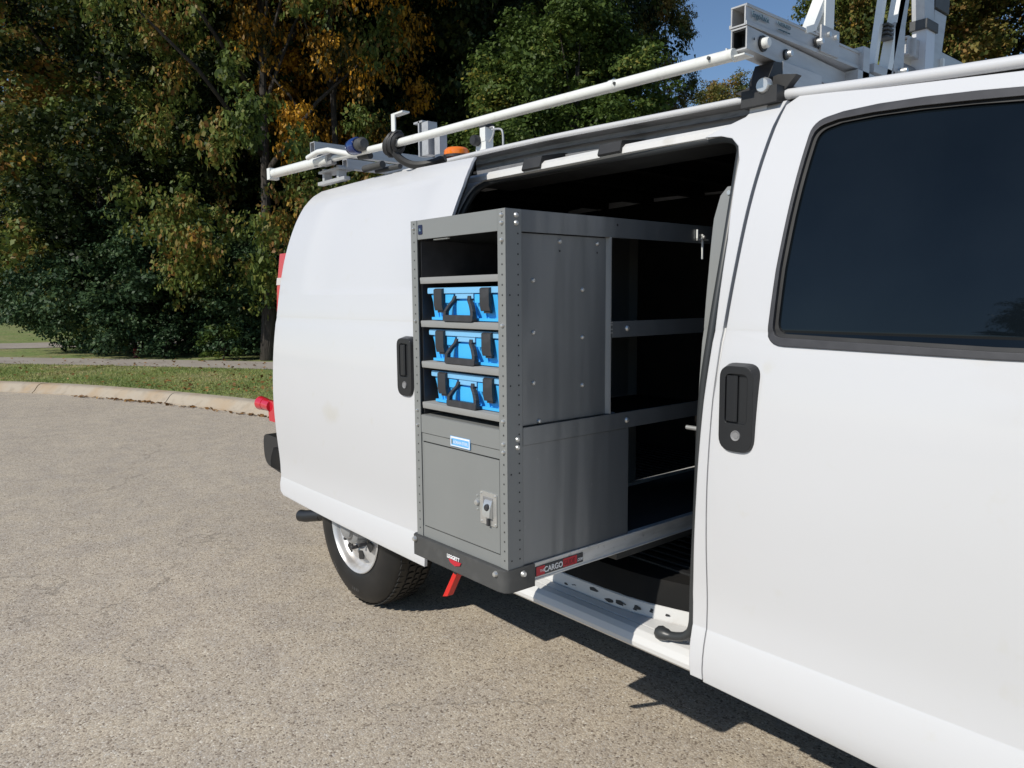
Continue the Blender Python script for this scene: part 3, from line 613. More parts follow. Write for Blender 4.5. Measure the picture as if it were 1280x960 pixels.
# roof, left side, rear, floor, front
vs = []; fs = []; XS = [-4.18,-3.9,-3.0,-2.0,-1.0,-.3,0.05]; n = 13
for x in XS:
    ze = np.interp(x, [-4.18,-3.5,-2.4,-1.0,-.3,.05],[1.95,1.98,1.995,1.94,1.886,1.862]); ye = np.interp(x, [-4.18,-3.9,-3.5,-2.4,-1.0,0.05],[2.15,1.93,1.876,1.876,1.826,1.79])
    for k in range(n):
        t = k/(n-1)*2-1; vs.append((x, CY+(CY-ye)*t, ze+.085*(1-abs(t)**3.2)))
for i in range(len(XS)-1): fs += [(i*n+k, i*n+k+1, (i+1)*n+k+1, (i+1)*n+k) for k in range(n-1)]
MB().add(vs, fs).build('roof', M['white'], van, angle=60)
mb = MB()
for k in range(9): mb.box(-3.95+.32*k, -3.91+.32*k, 2.0, 3.24, 1.925, 1.96)
o = mb.build('roof_bow', M['dark'], van); o['kind'] = 'stuff'
MB().box(-4.10,-4.06,2.10,3.14,.62,1.93).build('rear_shade_liner', M['dark'], van)  # dark sheet added inside the skin to keep the interior black
MB().box(-3.65,-2.36,1.80,1.82,.62,1.88).build('quarter_shade_liner', M['dark'], van)  # another added dark sheet, behind the rear quarter
MB().box(-2.28,-1.19,1.797,1.955,1.848,1.8565).build('header_black_sheet', M['black'], van)  # black sheet added to darken the header's pale underside
vs = []; fs = []
for x in XS[1:5] + [-.95]:
    ze = np.interp(x, [-4.18,-3.5,-2.4,-1.0,-.3,.05],[1.95,1.98,1.995,1.94,1.886,1.862]); ye = np.interp(x, [-4.18,-3.9,-3.5,-2.4,-1.0,0.05],[2.15,1.93,1.876,1.876,1.826,1.79])
    for k in range(n):
        t = k/(n-1)*2-1; vs.append((x, CY+(CY-ye-.02)*t, ze-.028+.085*(1-abs(t)**3.2)))
for i in range(4): fs += [(i*n+k, i*n+k+1, (i+1)*n+k+1, (i+1)*n+k) for k in range(n-1)]
MB().add(vs, fs).build('roof_shade_liner', M['dark'], van, angle=60)  # added below the white roof to cut its bounce and darken the interior
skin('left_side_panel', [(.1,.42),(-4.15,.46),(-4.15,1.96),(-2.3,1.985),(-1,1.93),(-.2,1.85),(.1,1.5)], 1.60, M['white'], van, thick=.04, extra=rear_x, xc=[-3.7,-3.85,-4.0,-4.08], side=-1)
MB().box(-3.8,-.95,3.33,3.35,.60,1.948).build('side_shade_liner', M['dark'], van)  # dark sheet added over the pale far wall to deepen interior shade
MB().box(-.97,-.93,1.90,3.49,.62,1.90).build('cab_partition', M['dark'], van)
rr_ = rounded([(1.84,.50,.05),(3.40,.50,.05),(3.36,1.60,0),(3.2,2.0,.12),(2.04,2.0,.12),(1.88,1.60,0)], 6)
rd = MB().prism(rr_, 'x', -4.20, -4.15).build('rear_door', M['white'], van, angle=30)
MB().prism(rounded([(1.95,1.32,.04),(2.56,1.32,.04),(2.56,1.75,.04),(2.02,1.75,.06)], 4), 'x', -4.206, -4.196).build('rear_window', M['glass'], rd)
MB().prism(rounded([(2.68,1.32,.04),(3.29,1.32,.04),(3.22,1.75,.06),(2.68,1.75,.04)], 4), 'x', -4.206, -4.196).build('rear_window', M['glass'], rd)
MB().box(-4.207,-4.196,2.61,2.63,.52,1.95).build('door_seam', M['black'], rd)
MB().box(-4.1,1.2,1.92,3.32,.34,.42).build('chassis', M['black'], van)
MB().box(-2.9,.0,1.75,3.49,.43,.50).build('underbody', M['black'], van)
# inner wheel arches and rear axle
MB().tube([(-3.15,1.9,.37),(-3.15,3.34,.37)], .05, 10).build('rear_axle', M['black'], van)
# rear bumper end, exhaust, rear lamps
bp = rounded([(-4.27,.49,.09),(-4.02,.462,.03),(-4.00,.66,.02),(-4.28,.668,.06)], 5)
MB().prism([(x, z) for x, z in bp], 'y', 1.742, 3.50).build('rear_bumper', M['tdark'], van, angle=50)
ex = MB().tube([(-2.9,2.15,.33),(-3.45,2.12,.33),(-3.85,1.93,.235),(-4.00,1.86,.205),(-4.05,1.85,.20)], .034, 16, cap=False)
ex.tube([(-4.05,1.85,.20),(-4.00,1.86,.205),(-3.9,1.90,.22)], .029, 16, cap=True); ex.build('exhaust_pipe', M['tdark'], van)
tl = MB().prism([(-3.60,1.378),(-3.800,1.378),(-3.786,1.50),(-3.736,1.668),(-3.60,1.668)], 'y', 1.650, 1.82).build('tail_light', M['redl'], van)
MB().prism([(-3.61,1.512),(-3.787,1.512),(-3.775,1.548),(-3.61,1.548)], 'y', 1.647, 1.71).build('reversing_lens', M['clear'], tl)
# red flanged marker lamp at the rear corner
rk = MB().prism(rounded([(-4.165,.752,.012),(-4.060,.752,.012),(-4.070,.868,.012),(-4.175,.868,.012)], 4), 'y', 1.735, 1.90).build('rear_marker_lamp', M['redl'], van)
MB().tube([(-4.15,1.75,.835),(-4.26,1.75,.838)], .034, 16).build('lamp_barrel', M['redl'], rk)
MB().tube([(-4.24,1.75,.838),(-4.305,1.75,.839)], [.036,.041], 16).build('lamp_rim', M['redl'], rk)
# wheels
def wheel(cx, y0, sgn=1, name='rear_wheel'):
    r = bpy.data.objects.new(name, None); COL.objects.link(r); r.parent = van; r.matrix_parent_inverse = van.matrix_basis.inverted(); r.location = (cx, y0, .375)
    def fix(o): o.matrix_parent_inverse = Matrix(); return o
    def S(p): return [(a, b*sgn) for a, b in p]
    ty = MB().lathe(S([(.205,.030),(.215,.012),(.24,.004),(.285,0),(.325,.006),(.352,.022),(.366,.040),(.373,.062),(.375,.125),(.373,.185),(.366,.21),(.33,.24),(.215,.23),(.205,.21)]), (0,0,0), 'y', 72)
    tyo = fix(ty.build('tyre', M['tyre'], r, angle=60))
    mb = MB()
    for row, (ya, yb) in enumerate([(.034,.066),(.076,.108),(.118,.142),(.152,.186)]):
        for k in range(66):
            a = 2*math.pi*(k+.5*(row % 2))/66; da = .030; R0, R1 = .3745-(.006 if row == 0 else 0), .3795-(.006 if row == 0 else 0)
            vs = [(R*math.cos(a+q), yy*sgn, R*math.sin(a+q)) for R in (R0, R1) for q, yy in ((-da, ya), (da, ya+.006), (da, yb), (-da, yb-.006))]
            mb.add(vs, [(4,5,6,7),(0,1,5,4),(1,2,6,5),(2,3,7,6),(3,0,4,7)])
    o = fix(mb.build('tread_blocks', M['tyre'], tyo, smooth=False)); o['kind'] = 'stuff'
    mb = MB()                                     # sidewall letter blocks, painted lighter grey for glints and scuffs
    for a0 in (-2.30, -1.62, .6, 2.2):
        for k in range(4):
            a = a0 + k*.055; mb.add([(R*math.cos(a+q), (-.0012)*sgn, R*math.sin(a+q)) for R, q in ((.290,-.010),(.290,-.004),(.305,.004),(.305,-.006))], [(0,1,2,3)])
    o = fix(mb.build('sidewall_marks', M['letter_glint'], tyo, smooth=False)); o['kind'] = 'stuff'
    rim = MB().lathe(S([(.205,.20),(.195,.10),(.200,.020),(.212,.006),(.216,.003),(.220,.006),(.218,.012),(.207,.020),(.200,.032),(.188,.050),(.178,.052),(.150,.030),(.120,.026),(.095,.040),(.085,.060),(0,.062)]), (0,0,0), 'y', 64)
    rm = fix(rim.build('rim', M['rim'], r, angle=50))
    for k in range(8):
        a = 2*math.pi*(k+.31)/8
        pts = rounded([(.135*math.cos(a)+u*math.cos(a)-v*math.sin(a), .135*math.sin(a)+u*math.sin(a)+v*math.cos(a), .010) for u, v in ((-.022,-.016),(.020,-.026),(.020,.026),(-.022,.016))], 4)
        fix(MB().prism(pts, 'y', .024*sgn, .020*sgn+.001).build('vent_hole', M['black'], rm))
    hc = fix(MB().lathe(S([(.082,.055),(.080,.010),(.074,-.012),(.060,-.022),(.048,-.024),(.044,-.040),(.030,-.048),(0,-.050)]), (0,0,0), 'y', 32).build('hub_cap', M['cap'], r))
    for k in range(8):
        a = 2*math.pi*(k)/8; fix(MB().lathe(S([(.009,.03),(.009,-.006),(.006,-.011),(0,-.012)]), (.098*math.cos(a),0,.098*math.sin(a)), 'y', 8).build('wheel_nut', M['trim'], rm))
    return r
wheel(-3.13, 1.685); wheel(-3.13, 3.555, -1); wheel(.32, 1.70, 1, 'front_wheel'); wheel(.32, 3.54, -1, 'front_wheel')
# front end (beyond the right edge of the photograph)
farc = [(.32+.46*math.cos(math.radians(a)), .37+.46*math.sin(math.radians(a))) for a in range(170, 9, -16)]
fo = [(.155,.42)] + [p for p in farc if p[0] > .16] + [(1.40,.45),(1.46,.70),(1.44,1.0),(1.30,1.12),(.75,1.24),(.155,1.33)]
def fx(x, z): return max(0, x-.8)**2*.35
skin('front_fender', fo, 1.602, M['white'], van, thick=.02, extra=fx, xc=[.6,.9,1.1,1.25,1.35])
skin('left_fender', fo, 1.602, M['white'], van, thick=.02, extra=fx, xc=[.6,.9,1.1,1.25,1.35], side=-1)
vs = []; fs = []
hd = [(.62,1.30,0),(.9,1.24,.02),(1.2,1.17,.06),(1.38,1.09,.10),(1.46,.98,.14)]
for x, z, iy in hd:
    for k in range(9):
        t = k/8*2-1; vs.append((x, CY+(.985-iy)*t, z+.03*(1-t*t)))
for i in range(4): fs += [(i*9+k, i*9+k+1, (i+1)*9+k+1, (i+1)*9+k) for k in range(8)]
MB().add(vs, fs).build('bonnet', M['white'], van, angle=60)
vs = [(.05,1.84,1.90),(.05,3.40,1.90),(.72,3.56,1.28),(.72,1.68,1.28)]
MB().add(vs + [(x+.01,y,z+.006) for x, y, z in vs], [(0,1,2,3),(4,5,6,7),(0,1,5,4),(2,3,7,6),(1,2,6,5),(0,3,7,4)]).build('windscreen', M['glass'], van)
MB().box(1.36,1.48,1.78,3.46,.68,.98).build('grille', M['trim'], van)
MB().prism(rounded([(1.40,1.72,.05),(1.56,1.80,.06),(1.56,3.44,.06),(1.40,3.52,.05)], 4), 'z', .42, .66).build('front_bumper', M['black'], van)
for y in (1.86, 3.38): MB().box(1.40,1.492,y-.11,y+.11,.76,.93).build('headlight', M['clear'], van)
MB().box(.06,.14,1.44,1.62,1.30,1.52).build('side_mirror', M['black'], van)
# amber beacon on the roof
bc = MB().lathe([(.058,0),(.058,.012),(.048,.014)], (-2.72,2.02,2.038), 'z', 28).build('beacon_base', M['black'], van)
MB().lathe([(.054,.012),(.056,.020),(.055,.040),(.046,.050),(.02,.055),(0,.055)], (-2.72,2.02,2.030), 'z', 28).build('amber_beacon', M['amber'], van)
# faint dirty smudge on the sliding door is left to the paint; small clip inside the roof opening
# ------------------------------------------------------------------ ladder rack on the roof
rack = empty('ladder_rack', (-2.0, 2.6, 1.96), 'white and aluminium ladder rack with crossbars and side pipe on the van roof', 'ladder rack')
def htube(mb, x0, x1, z0, z1, y0, y1, t=.004):    # hollow square tube along y, open at y0
    mb.box(x0, x1, y0, y1, z1-t, z1); mb.box(x0, x1, y0, y1, z0, z0+t); mb.box(x0, x0+t, y0+.0005, y1, z0+t, z1-t); mb.box(x1-t, x1, y0+.0005, y1, z0+t, z1-t)
    mb.box(x0+t, x1-t, y0+.35, y0+.352, z0+t, z1-t); return mb
ub = htube(MB(), -1.146, -1.104, 2.096, 2.146, 1.70, 2.30)
ub.box(-1.1035, -1.100, 1.70, 2.30, 2.096, 2.106); ub.box(-1.1035, -1.101, 1.70, 2.30, 2.140, 2.1465); ub.box(-1.150,-1.146,1.70,2.30,2.096,2.105)
u_ = ub.build('upper_crossbar', M['rackm'], rack)
for a in [(-1.148,-1.1,1.694,1.70,2.144,2.148),(-1.148,-1.1,1.694,1.70,2.094,2.098),(-1.148,-1.144,1.694,1.70,2.098,2.144),(-1.104,-1.1,1.694,1.70,2.098,2.144)]: pass
lb_ = htube(MB(), -1.146, -1.100, 2.040, 2.094, 1.702, 3.40)
lb_.v = [(x-.05*(y-1.7), y, z-.012*(y-1.7)) for x, y, z in lb_.v]; lb_ = lb_.build('lower_crossbar', M['rackm'], rack)
MB().box(-1.1405,-1.1055,1.705,1.74,2.0455,2.047).box(-1.1405,-1.1055,1.705,1.74,2.0865,2.088).box(-1.1405,-1.139,1.705,1.74,2.047,2.0865).box(-1.107,-1.1055,1.705,1.74,2.047,2.0865).box(-1.1405,-1.1055,1.74,1.745,2.0455,2.088).build('end_plug', M['black'], rack)
MB().box(-1.152,-1.098,1.69,1.73,2.024,2.028).box(-1.152,-1.149,1.69,1.73,2.028,2.05).build('end_clip', M['rackw'], rack)
text('logo_text', 'ErgoRack', .020, M['inkd'], u_, (-1.0997,1.722,2.119), '+x', 1.0)
text('logo_text', 'PATENTED', .013, M['inkd'], u_, (-1.0997,1.838,2.124), '+x', 1.0)
text('logo_text', 'www.ergorack.com', .0072, M['inkd'], u_, (-1.0997,1.842,2.113), '+x', 1.0)
def knob(y, z, r=.013, w_='bolt', p=rack, x=-1.0995):
    MB().lathe([(0,.004),(r*1.5,.004),(r*1.5,0),(0,0)], (x,y,z), 'x', 18).build('washer', M['black'], p)
    MB().lathe([(r,.004),(r,.016),(r*.75,.020),(0,.020)], (x,y,z), 'x', 16).build('knob', M[w_], p)
knob(1.775, 2.066, .013, 'rackw', x=-1.103); knob(1.895, 2.064, .009, x=-1.109); knob(2.035, 2.121, .009)
MB().lathe([(0,.001),(.0035,.001)], (-1.0995,1.732,2.068), 'x', 8).build('screw_hole', M['black'], rack)
# clamp foot with round bolt
ft = MB().prism([(1.80,1.930),(1.795,1.985),(1.82,2.030),(1.88,2.038),(2.02,2.038),(2.05,1.985),(2.00,1.945)], 'x', -1.150, -1.095).build('mount_foot', M['black'], rack)
MB().prism([(-1.205,1.972),(-1.08,1.995),(-1.03,1.985),(-1.06,1.955),(-1.15,1.945)], 'y', 1.815, 1.84).build('mount_wing', M['black'], ft)
MB().box(-1.163,-1.062,1.780,1.845,1.921,1.962).build('mount_clamp', M['black'], ft)
MB().lathe([(0,-.012),(.016,-.012),(.020,-.006),(.020,.006)], (-1.100,1.785,1.966), 'y', 20).build('mount_bolt', M['bolt'], ft)
MB().box(-1.099,-1.094,1.86,2.06,1.985,2.038).build('mount_plate', M['rackm'], ft)
# drop-down side pipe
pp = [(-1.128,1.692,2.030),(-1.9,1.688,2.043),(-2.62,1.684,2.052),(-2.78,1.684,2.055)]
pipe = MB().tube(pp, .0155, 14).build('side_pipe', M['rackw'], rack)
MB().tube([(-1.515,1.6905,2.0372),(-1.535,1.6903,2.0376)], .0172, 14).build('pipe_joint', M['rackw'], pipe)
for x, z in ((-1.19,2.031),(-1.505,2.036)): MB().lathe([(0,-.019),(.0045,-.019),(.0045,-.012)], (x,1.690,z+.002), 'y', 8).build('pipe_rivet', M['charcoal'], pipe)
pr = MB().tube([(-2.72,1.684,2.054),(-3.28,1.690,2.072),(-3.42,1.690,2.074)], .0145, 12); pr.build('side_pipe', M['rackw'], rack)
MB().tube([(-3.24,1.685,2.070),(-3.84,1.685,2.082)], .023, 14).build('end_sleeve', M['rackw'], rack)
MB().box(-3.875,-3.84,1.66,1.71,2.052,2.108).build('end_plate', M['rackw'], rack)
MB().tube([(-3.36,1.64,2.088),(-3.26,1.64,2.100),(-3.18,1.65,2.098),(-2.98,1.70,2.050)], .012, 10).build('crank_rod', M['rackw'], rack)
MB().tube([(-2.99,1.70,2.048),(-2.90,1.70,2.040)], .014, 10).build('rod_grip', M['black'], rack)
# blue lamp and black tie on the pipe
bl = MB().lathe([(0,-.036),(.020,-.034),(.032,-.022),(.035,0),(.035,.035),(.032,.040),(0,.040)], (-2.965,1.66,2.082), 'x', 22).build('blue_lamp', M['bluel'], rack)
MB().lathe([(.026,.038),(.028,.075),(.018,.085),(0,.085)], (-2.965,1.66,2.082), 'x', 18).build('lamp_housing', M['charcoal'], bl)
mb = MB()
for k in range(7):
    x = -2.70 + .013*k*random.uniform(.8,1.2); a = random.uniform(-.4,.4)
    c = (x-.02, 1.684, 2.052); n_ = 14
    ring = [(c[0]+.012*math.sin(2*math.pi*t/n_+a)+random.uniform(-.003,.003), c[1]+.028*math.cos(2*math.pi*t/n_), c[2]+(.030+.012*(k % 3)/2)*math.sin(2*math.pi*t/n_)) for t in range(n_+1)]
    mb.tube(ring, .009, 6, cap=False)
mb.tube(catmull([(-2.68,1.675,2.03),(-2.66,1.69,1.995),(-2.62,1.72,1.968),(-2.57,1.76,1.966),(-2.50,1.80,1.985)], 4), .016, 7)
mb.build('rubber_tie', M['black'], rack)
# rear crossbars
htube(MB(), -3.40, -3.355, 2.118, 2.166, 1.672, 2.75).build('rear_upper_crossbar', M['rackm'], rack)
htube(MB(), -3.33, -3.285, 2.048, 2.092, 1.80, 3.40).build('rear_lower_crossbar', M['rackm'], rack)
MB().box(-3.42,-3.22,1.72,1.80,2.030,2.040).box(-3.40,-3.38,1.73,1.77,1.98,2.05).box(-3.26,-3.24,1.73,1.77,1.98,2.05).box(-3.42,-3.16,1.715,1.745,1.975,1.990).build('rear_mount', M['rackm'], rack)
MB().box(-3.30,-3.20,1.675,1.70,2.045,2.095).box(-3.36,-3.33,1.67,1.70,2.05,2.11).build('hinge_block', M['track'], rack)
MB().tube([(-3.16,1.82,2.03),(-3.0,1.82,2.03)], .016, 10).tube([(-3.12,1.86,2.02),(-2.92,1.86,2.015)], .012, 8).build('torsion_spring', M['charcoal'], rack)
# hooks and uprights over the rear bar
MB().box(-2.890,-2.862,1.80,1.806,2.09,2.215).box(-2.890,-2.800,1.800,1.835,2.215,2.222).build('ladder_hook', M['rackw'], rack)
MB().box(-2.985,-2.975,2.0,2.05,2.08,2.235).box(-2.955,-2.905,2.0,2.05,2.08,2.225).box(-3.02,-2.95,2.0,2.05,2.228,2.236).build('upright_channel', M['rackm'], rack)
MB().box(-2.885,-2.845,2.02,2.06,2.05,2.17).build('upright_channel', M['rackm'], rack)
MB().box(-2.56,-2.495,2.0,2.04,2.02,2.075).box(-2.53,-2.495,1.998,2.04,2.075,2.13).build('small_post', M['rackw'], rack)
MB().lathe([(0,-.02),(.018,-.02),(.022,-.01),(.022,.02)], (-2.545,1.99,2.082), 'y', 14).build('post_knob', M['black'], rack)
MB().box(-2.535,-2.49,1.998,2.04,2.13,2.145).build('post_cap', M['black'], rack)
MB().tube(catmull([(-2.50,2.02,2.07),(-2.475,2.02,2.09),(-2.465,2.02,2.125),(-2.50,2.02,2.128)], 5), .004, 7).build('wire_hook', M['rackm'], rack)
MB().tube(catmull([(-2.385,2.0,2.02),(-2.385,2.0,2.08),(-2.40,2.0,2.105),(-2.455,2.0,2.112)], 5), .004, 7).build('wire_hook', M['rackm'], rack)
# upright posts over the front bars
mb = MB().box(-1.12,-1.095,2.07,2.118,2.146,2.60); mb.box(-1.15,-1.12,2.11,2.118,2.146,2.60); mb.build('ladder_upright', M['rackw'], rack)
MB().prism([(1.985,2.135),(2.03,2.150),(2.07,2.21),(2.072,2.25),(2.02,2.165),(1.98,2.150)], 'x', -1.135, -1.10).build('upright_brace', M['rackw'], rack)
MB().box(-1.100,-1.094,2.05,2.15,2.10,2.17).box(-1.16,-1.10,2.03,2.15,2.1465,2.152).build('upright_foot', M['rackm'], rack)
for y in (2.085, 2.125): MB().lathe([(0,.008),(.007,.008),(.007,0)], (-1.094,y,2.150), 'x', 10).build('foot_bolt', M['bolt'], rack)
# paired lever arms further across the roof
MB().prism([(2.385,2.10),(2.405,2.10),(2.475,2.42),(2.455,2.42)], 'x', -1.125, -1.105).prism([(2.44,2.09),(2.47,2.09),(2.60,2.50),(2.565,2.50)], 'x', -1.12, -1.09).build('lever_arm', M['rackw'], rack)
MB().box(-1.12,-1.09,2.49,2.56,2.09,2.27).prism([(2.50,2.27),(2.56,2.27),(2.62,2.55),(2.57,2.55)], 'x', -1.12, -1.09).build('lever_arm', M['rackm'], rack)
mb = MB()
for k in range(4): mb.box(-1.118,-1.088,2.435,2.475,2.215+.012*k,2.221+.012*k)
mb.build('arm_spring', M['charcoal'], rack)
MB().box(-1.13,-1.09,2.29,2.33,2.07,2.16).box(-1.14,-1.09,2.26,2.38,2.06,2.09).box(-1.12,-1.09,2.36,2.50,2.10,2.125).build('hinge_block', M['rackm'], rack)
MB().lathe([(0,.03),(.008,.03),(.012,.0),(0,0)], (-1.095,2.53,2.13), 'x', 10).build('hinge_pin', M['bolt'], rack)
hb = MB(); hb.box(-1.15,-1.09,2.64,2.644,2.20,2.256); htube(hb, -1.165, -1.105, 2.205, 2.262, 2.62, 3.25); hb.build('stub_crossbar', M['rackm'], rack)
MB().tube([(-1.13,2.62,2.165),(-1.13,3.2,2.165)], .02, 12).build('torsion_rod', M['track'], rack)
MB().box(-1.13,-1.085,2.705,2.775,2.02,2.30).build('ladder_upright', M['white'], rack)
MB().prism([(2.70,2.318),(2.775,2.318),(2.745,2.60),(2.66,2.60)], 'x', -1.13, -1.09).build('upright_arm', M['rackm'], rack)
MB().box(-1.135,-1.08,2.695,2.785,2.295,2.325).build('arm_collar', M['charcoal'], rack)
MB().prism([(2.790,2.05),(2.835,2.05),(2.90,2.38),(2.80,2.38)], 'x', -1.12, -1.10).build('upright_plate', M['rackm'], rack)
MB().prism([(2.79,2.385),(2.905,2.385),(2.915,2.62),(2.78,2.62)], 'x', -1.125, -1.095).build('rubber_pad', M['charcoal'], rack)
MB().box(-1.11,-1.09,2.865,2.88,2.19,2.235).build('stop_post', M['rackw'], rack)
MB().box(-1.13,-1.06,3.2,3.4,1.94,2.06).build('mount_foot', M['black'], rack)

# ------------------------------------------------------------------ slide-out tray, shelf unit and cases
# drawn on an 0.44 m wide template, then set to the real 0.40 m width at the real place in the doorway
UNIT_K = .914; T_ORG = Vector((-1.52, 1.28, .7065)); T_NEW = Vector((-1.3893, 1.1699, .7696))
def settle(root):
    for o in [root] + list(root.children_recursive):
        if o.type == 'MESH':
            for v in o.data.vertices: v.co = T_NEW + (v.co - T_ORG)*UNIT_K
            o.data.update()
        o.matrix_parent_inverse = Matrix()
    root.location = (0, 0, 0)
    b = T_NEW + (Vector((-1.74, 1.5, .7065)) - T_ORG)*UNIT_K
    for o in root.children_recursive:                 # origin of the thing at its base
        if o.type == 'MESH':
            for v in o.data.vertices: v.co -= b
    root.location = b
tray = empty('slide_tray', (-1.74, 1.3, .64), 'pull-out aluminium cargo tray with dark bumper carrying the grey shelf unit', 'cargo slide')
X0, X1, YF = -1.96, -1.52, 1.28
bpoly = [(X0-.016,1.40),(X0-.016,1.282),(X0-.006,1.270),(X1-.030,1.268),(X1-.008,1.272),(X1+.004,1.286),(X1+.006,1.372),(X1-.02,1.372),(X1-.02,1.30),(X0+.02,1.30),(X0+.02,1.40)]
bz = [.640,.712]
bump = MB(); bump.prism(bpoly, 'z', .642, .706); bump.build('bumper_plate', M['charcoal'], tray, angle=50)
for x, z in ((X0+.005,.694),(X1-.038,.690)): MB().lathe([(0,-.010),(.006,-.009),(.0085,-.004),(.009,0)], (x,1.269,z), 'y', 12).build('bolt', M['bolt'], tray)
MB().lathe([(0,.008),(.006,.008),(.009,.003),(.0095,0)], (X1+.0065,1.328,.688), 'x', 12).build('bolt', M['bolt'], tray)
MB().tube([(X0-.017,1.30,.690),(X0-.032,1.30,.694)], .003, 6).build('release_pin', M['bolt'], tray)
MB().prism([(1.268,.600),(1.372,.600)][:0] + [(1.374,.6555),(2.9,.6555),(2.9,.7055),(1.374,.7055)], 'x', X1-.018, X1).build('side_rail', M['alu'], tray)
MB().box(X1-.0005, X1+.0035, 1.374, 2.9, .6985, .7065).box(X1-.0005, X1+.003, 1.374, 2.9, .655, .659).build('rail_flange', M['alu'], tray)
MB().box(X0, X0+.018, 1.374, 2.9, .6555, .7055).build('side_rail', M['alu'], tray)
MB().box(X0+.02, X1-.02, 1.302, 2.9, .665, .695).build('tray_deck', M['charcoal'], tray)
MB().box(X0+.03, X0+.07, 1.75, 3.3, .618, .654).build('track_beam', M['charcoal'], tray)
MB().box(X1-.07, X1-.03, 1.75, 3.3, .618, .654).build('track_beam', M['charcoal'], tray)
# brand plate
bl_ = MB().box(X1-.001, X1+.0025, 1.378, 1.566, .6655, .6935).build('brand_plate', M['trim'], tray)
MB().box(X1+.0025, X1+.0031, 1.380, 1.412, .6665, .6925).box(X1+.0025, X1+.0031, 1.484, 1.540, .6675, .6925).build('red_print', M['inkr'], bl_, smooth=False)
text('brand_text', 'THE', .011, M['ink'], bl_, (X1+.0034,1.393,.675), '+x', .9, .0003)
text('brand_text', 'CARGO', .0225, M['ink'], bl_, (X1+.0034,1.409,.6715), '+x', .92, .0003, .0006)
text('brand_text', 'GLIDE', .021, mat('dark_red_ink', (.22,.012,.02), .5), bl_, (X1+.0034,1.486,.672), '+x', .80, .0003, .0004)
text('brand_text', '.COM', .012, M['ink'], bl_, (X1+.0034,1.541,.672), '+x', .75, .0003, .0003)
# bumper emblem
em = MB().prism([(-1.775+.0,.6775),(-1.715,.6775),(-1.722,.668),(-1.745,.662),(-1.768,.668)], 'y', 1.2655, 1.268).build('emblem', M['inkr'], tray)
text('emblem_text', 'LEGGETT', .015, M['ink'], em, (-1.785,1.2670,.6795), '-y', .98, .0004, .0006)
# red release handle hanging below the bumper
rh = MB().prism([(-1.795,.628),(-1.770,.640),(-1.833,.535),(-1.858,.527)][::1], 'y', 1.300, 1.322).build('release_lever', M['red'], tray)
MB().prism([(-1.800,.628),(-1.778,.632),(-1.700,.650),(-1.700,.640),(-1.775,.615)], 'y', 1.302, 1.318).build('lever_arm', M['red'], rh)
MB().lathe([(0,-.004),(.009,-.004),(.009,0)], (-1.788,1.300,.627), 'y', 10).build('lever_pivot', M['charcoal'], rh)

settle(tray)
# ------------------------------------------------------------------ grey shelf unit
cab = empty('shelf_unit', (-1.74, 1.5, .706), 'tall grey steel shelf unit with locker, slid out through the open van door', 'shelving')
ZB, ZT, YR = .7065, 1.668, 2.32
# posts: folded angles
MB().prism([(X0,YF),(X0+.032,YF),(X0+.032,YF+.003),(X0+.003,YF+.003),(X0+.003,YF+.055),(X0,YF+.055)], 'z', ZB, ZT).build('corner_post', M['grey'], cab, angle=30)
MB().prism([(X1,YF),(X1,YF+.055),(X1-.003,YF+.055),(X1-.003,YF+.003),(X1-.032,YF+.003),(X1-.032,YF)], 'z', ZB, ZT).build('corner_post', M['grey'], cab, angle=30)
for xx in (X0, X1-.003): MB().box(xx, xx+.003, YR-.05, YR, ZB, ZT).build('rear_post', M['grey'], cab)
# punched holes along the posts
def holes(name, pts, axis, r=.0026):
    mb = MB()
    for p in pts: mb.lathe([(r,-.0006) if axis == 'y' else (r,.0006), (0,-.0006) if axis == 'y' else (0,.0006)], p, axis, 8)
    o = mb.build(name, M['hole'], cab, smooth=False); o['kind'] = 'stuff'; return o
zs_ = [ZB+.024+.0265*k for k in range(36)]
holes('post_holes', [(X1-.014, YF, z) for z in zs_], 'y'); holes('post_holes', [(X0+.017, YF, z) for z in zs_], 'y')
holes('post_holes', [(X1, YF+.042, z) for z in zs_], 'x'); holes('post_holes', [(X1, YF+.013, z) for z in zs_[::9]], 'x')
def bolt(x, y, z, axis, r=.0085):
    if axis == 'y': MB().lathe([(0,-.007),(r*.6,-.006),(r,-.002),(r,0)], (x,y,z), 'y', 12).build('bolt', M['bolt'], cab)
    else: MB().lathe([(0,.007),(r*.6,.006),(r,.002),(r,0)], (x,y,z), 'x', 12).build('bolt', M['bolt'], cab)
for z in (1.652,1.632,1.588,1.367,1.113,1.052,1.030): bolt(X1-.014, YF, z, 'y', .0065)
for z in (1.645,1.372,1.10,1.055): bolt(X0+.017, YF, z, 'y', .005)
for z in (1.652,1.632,1.062,1.040): bolt(X1, YF+.036, z, 'x', .0075)
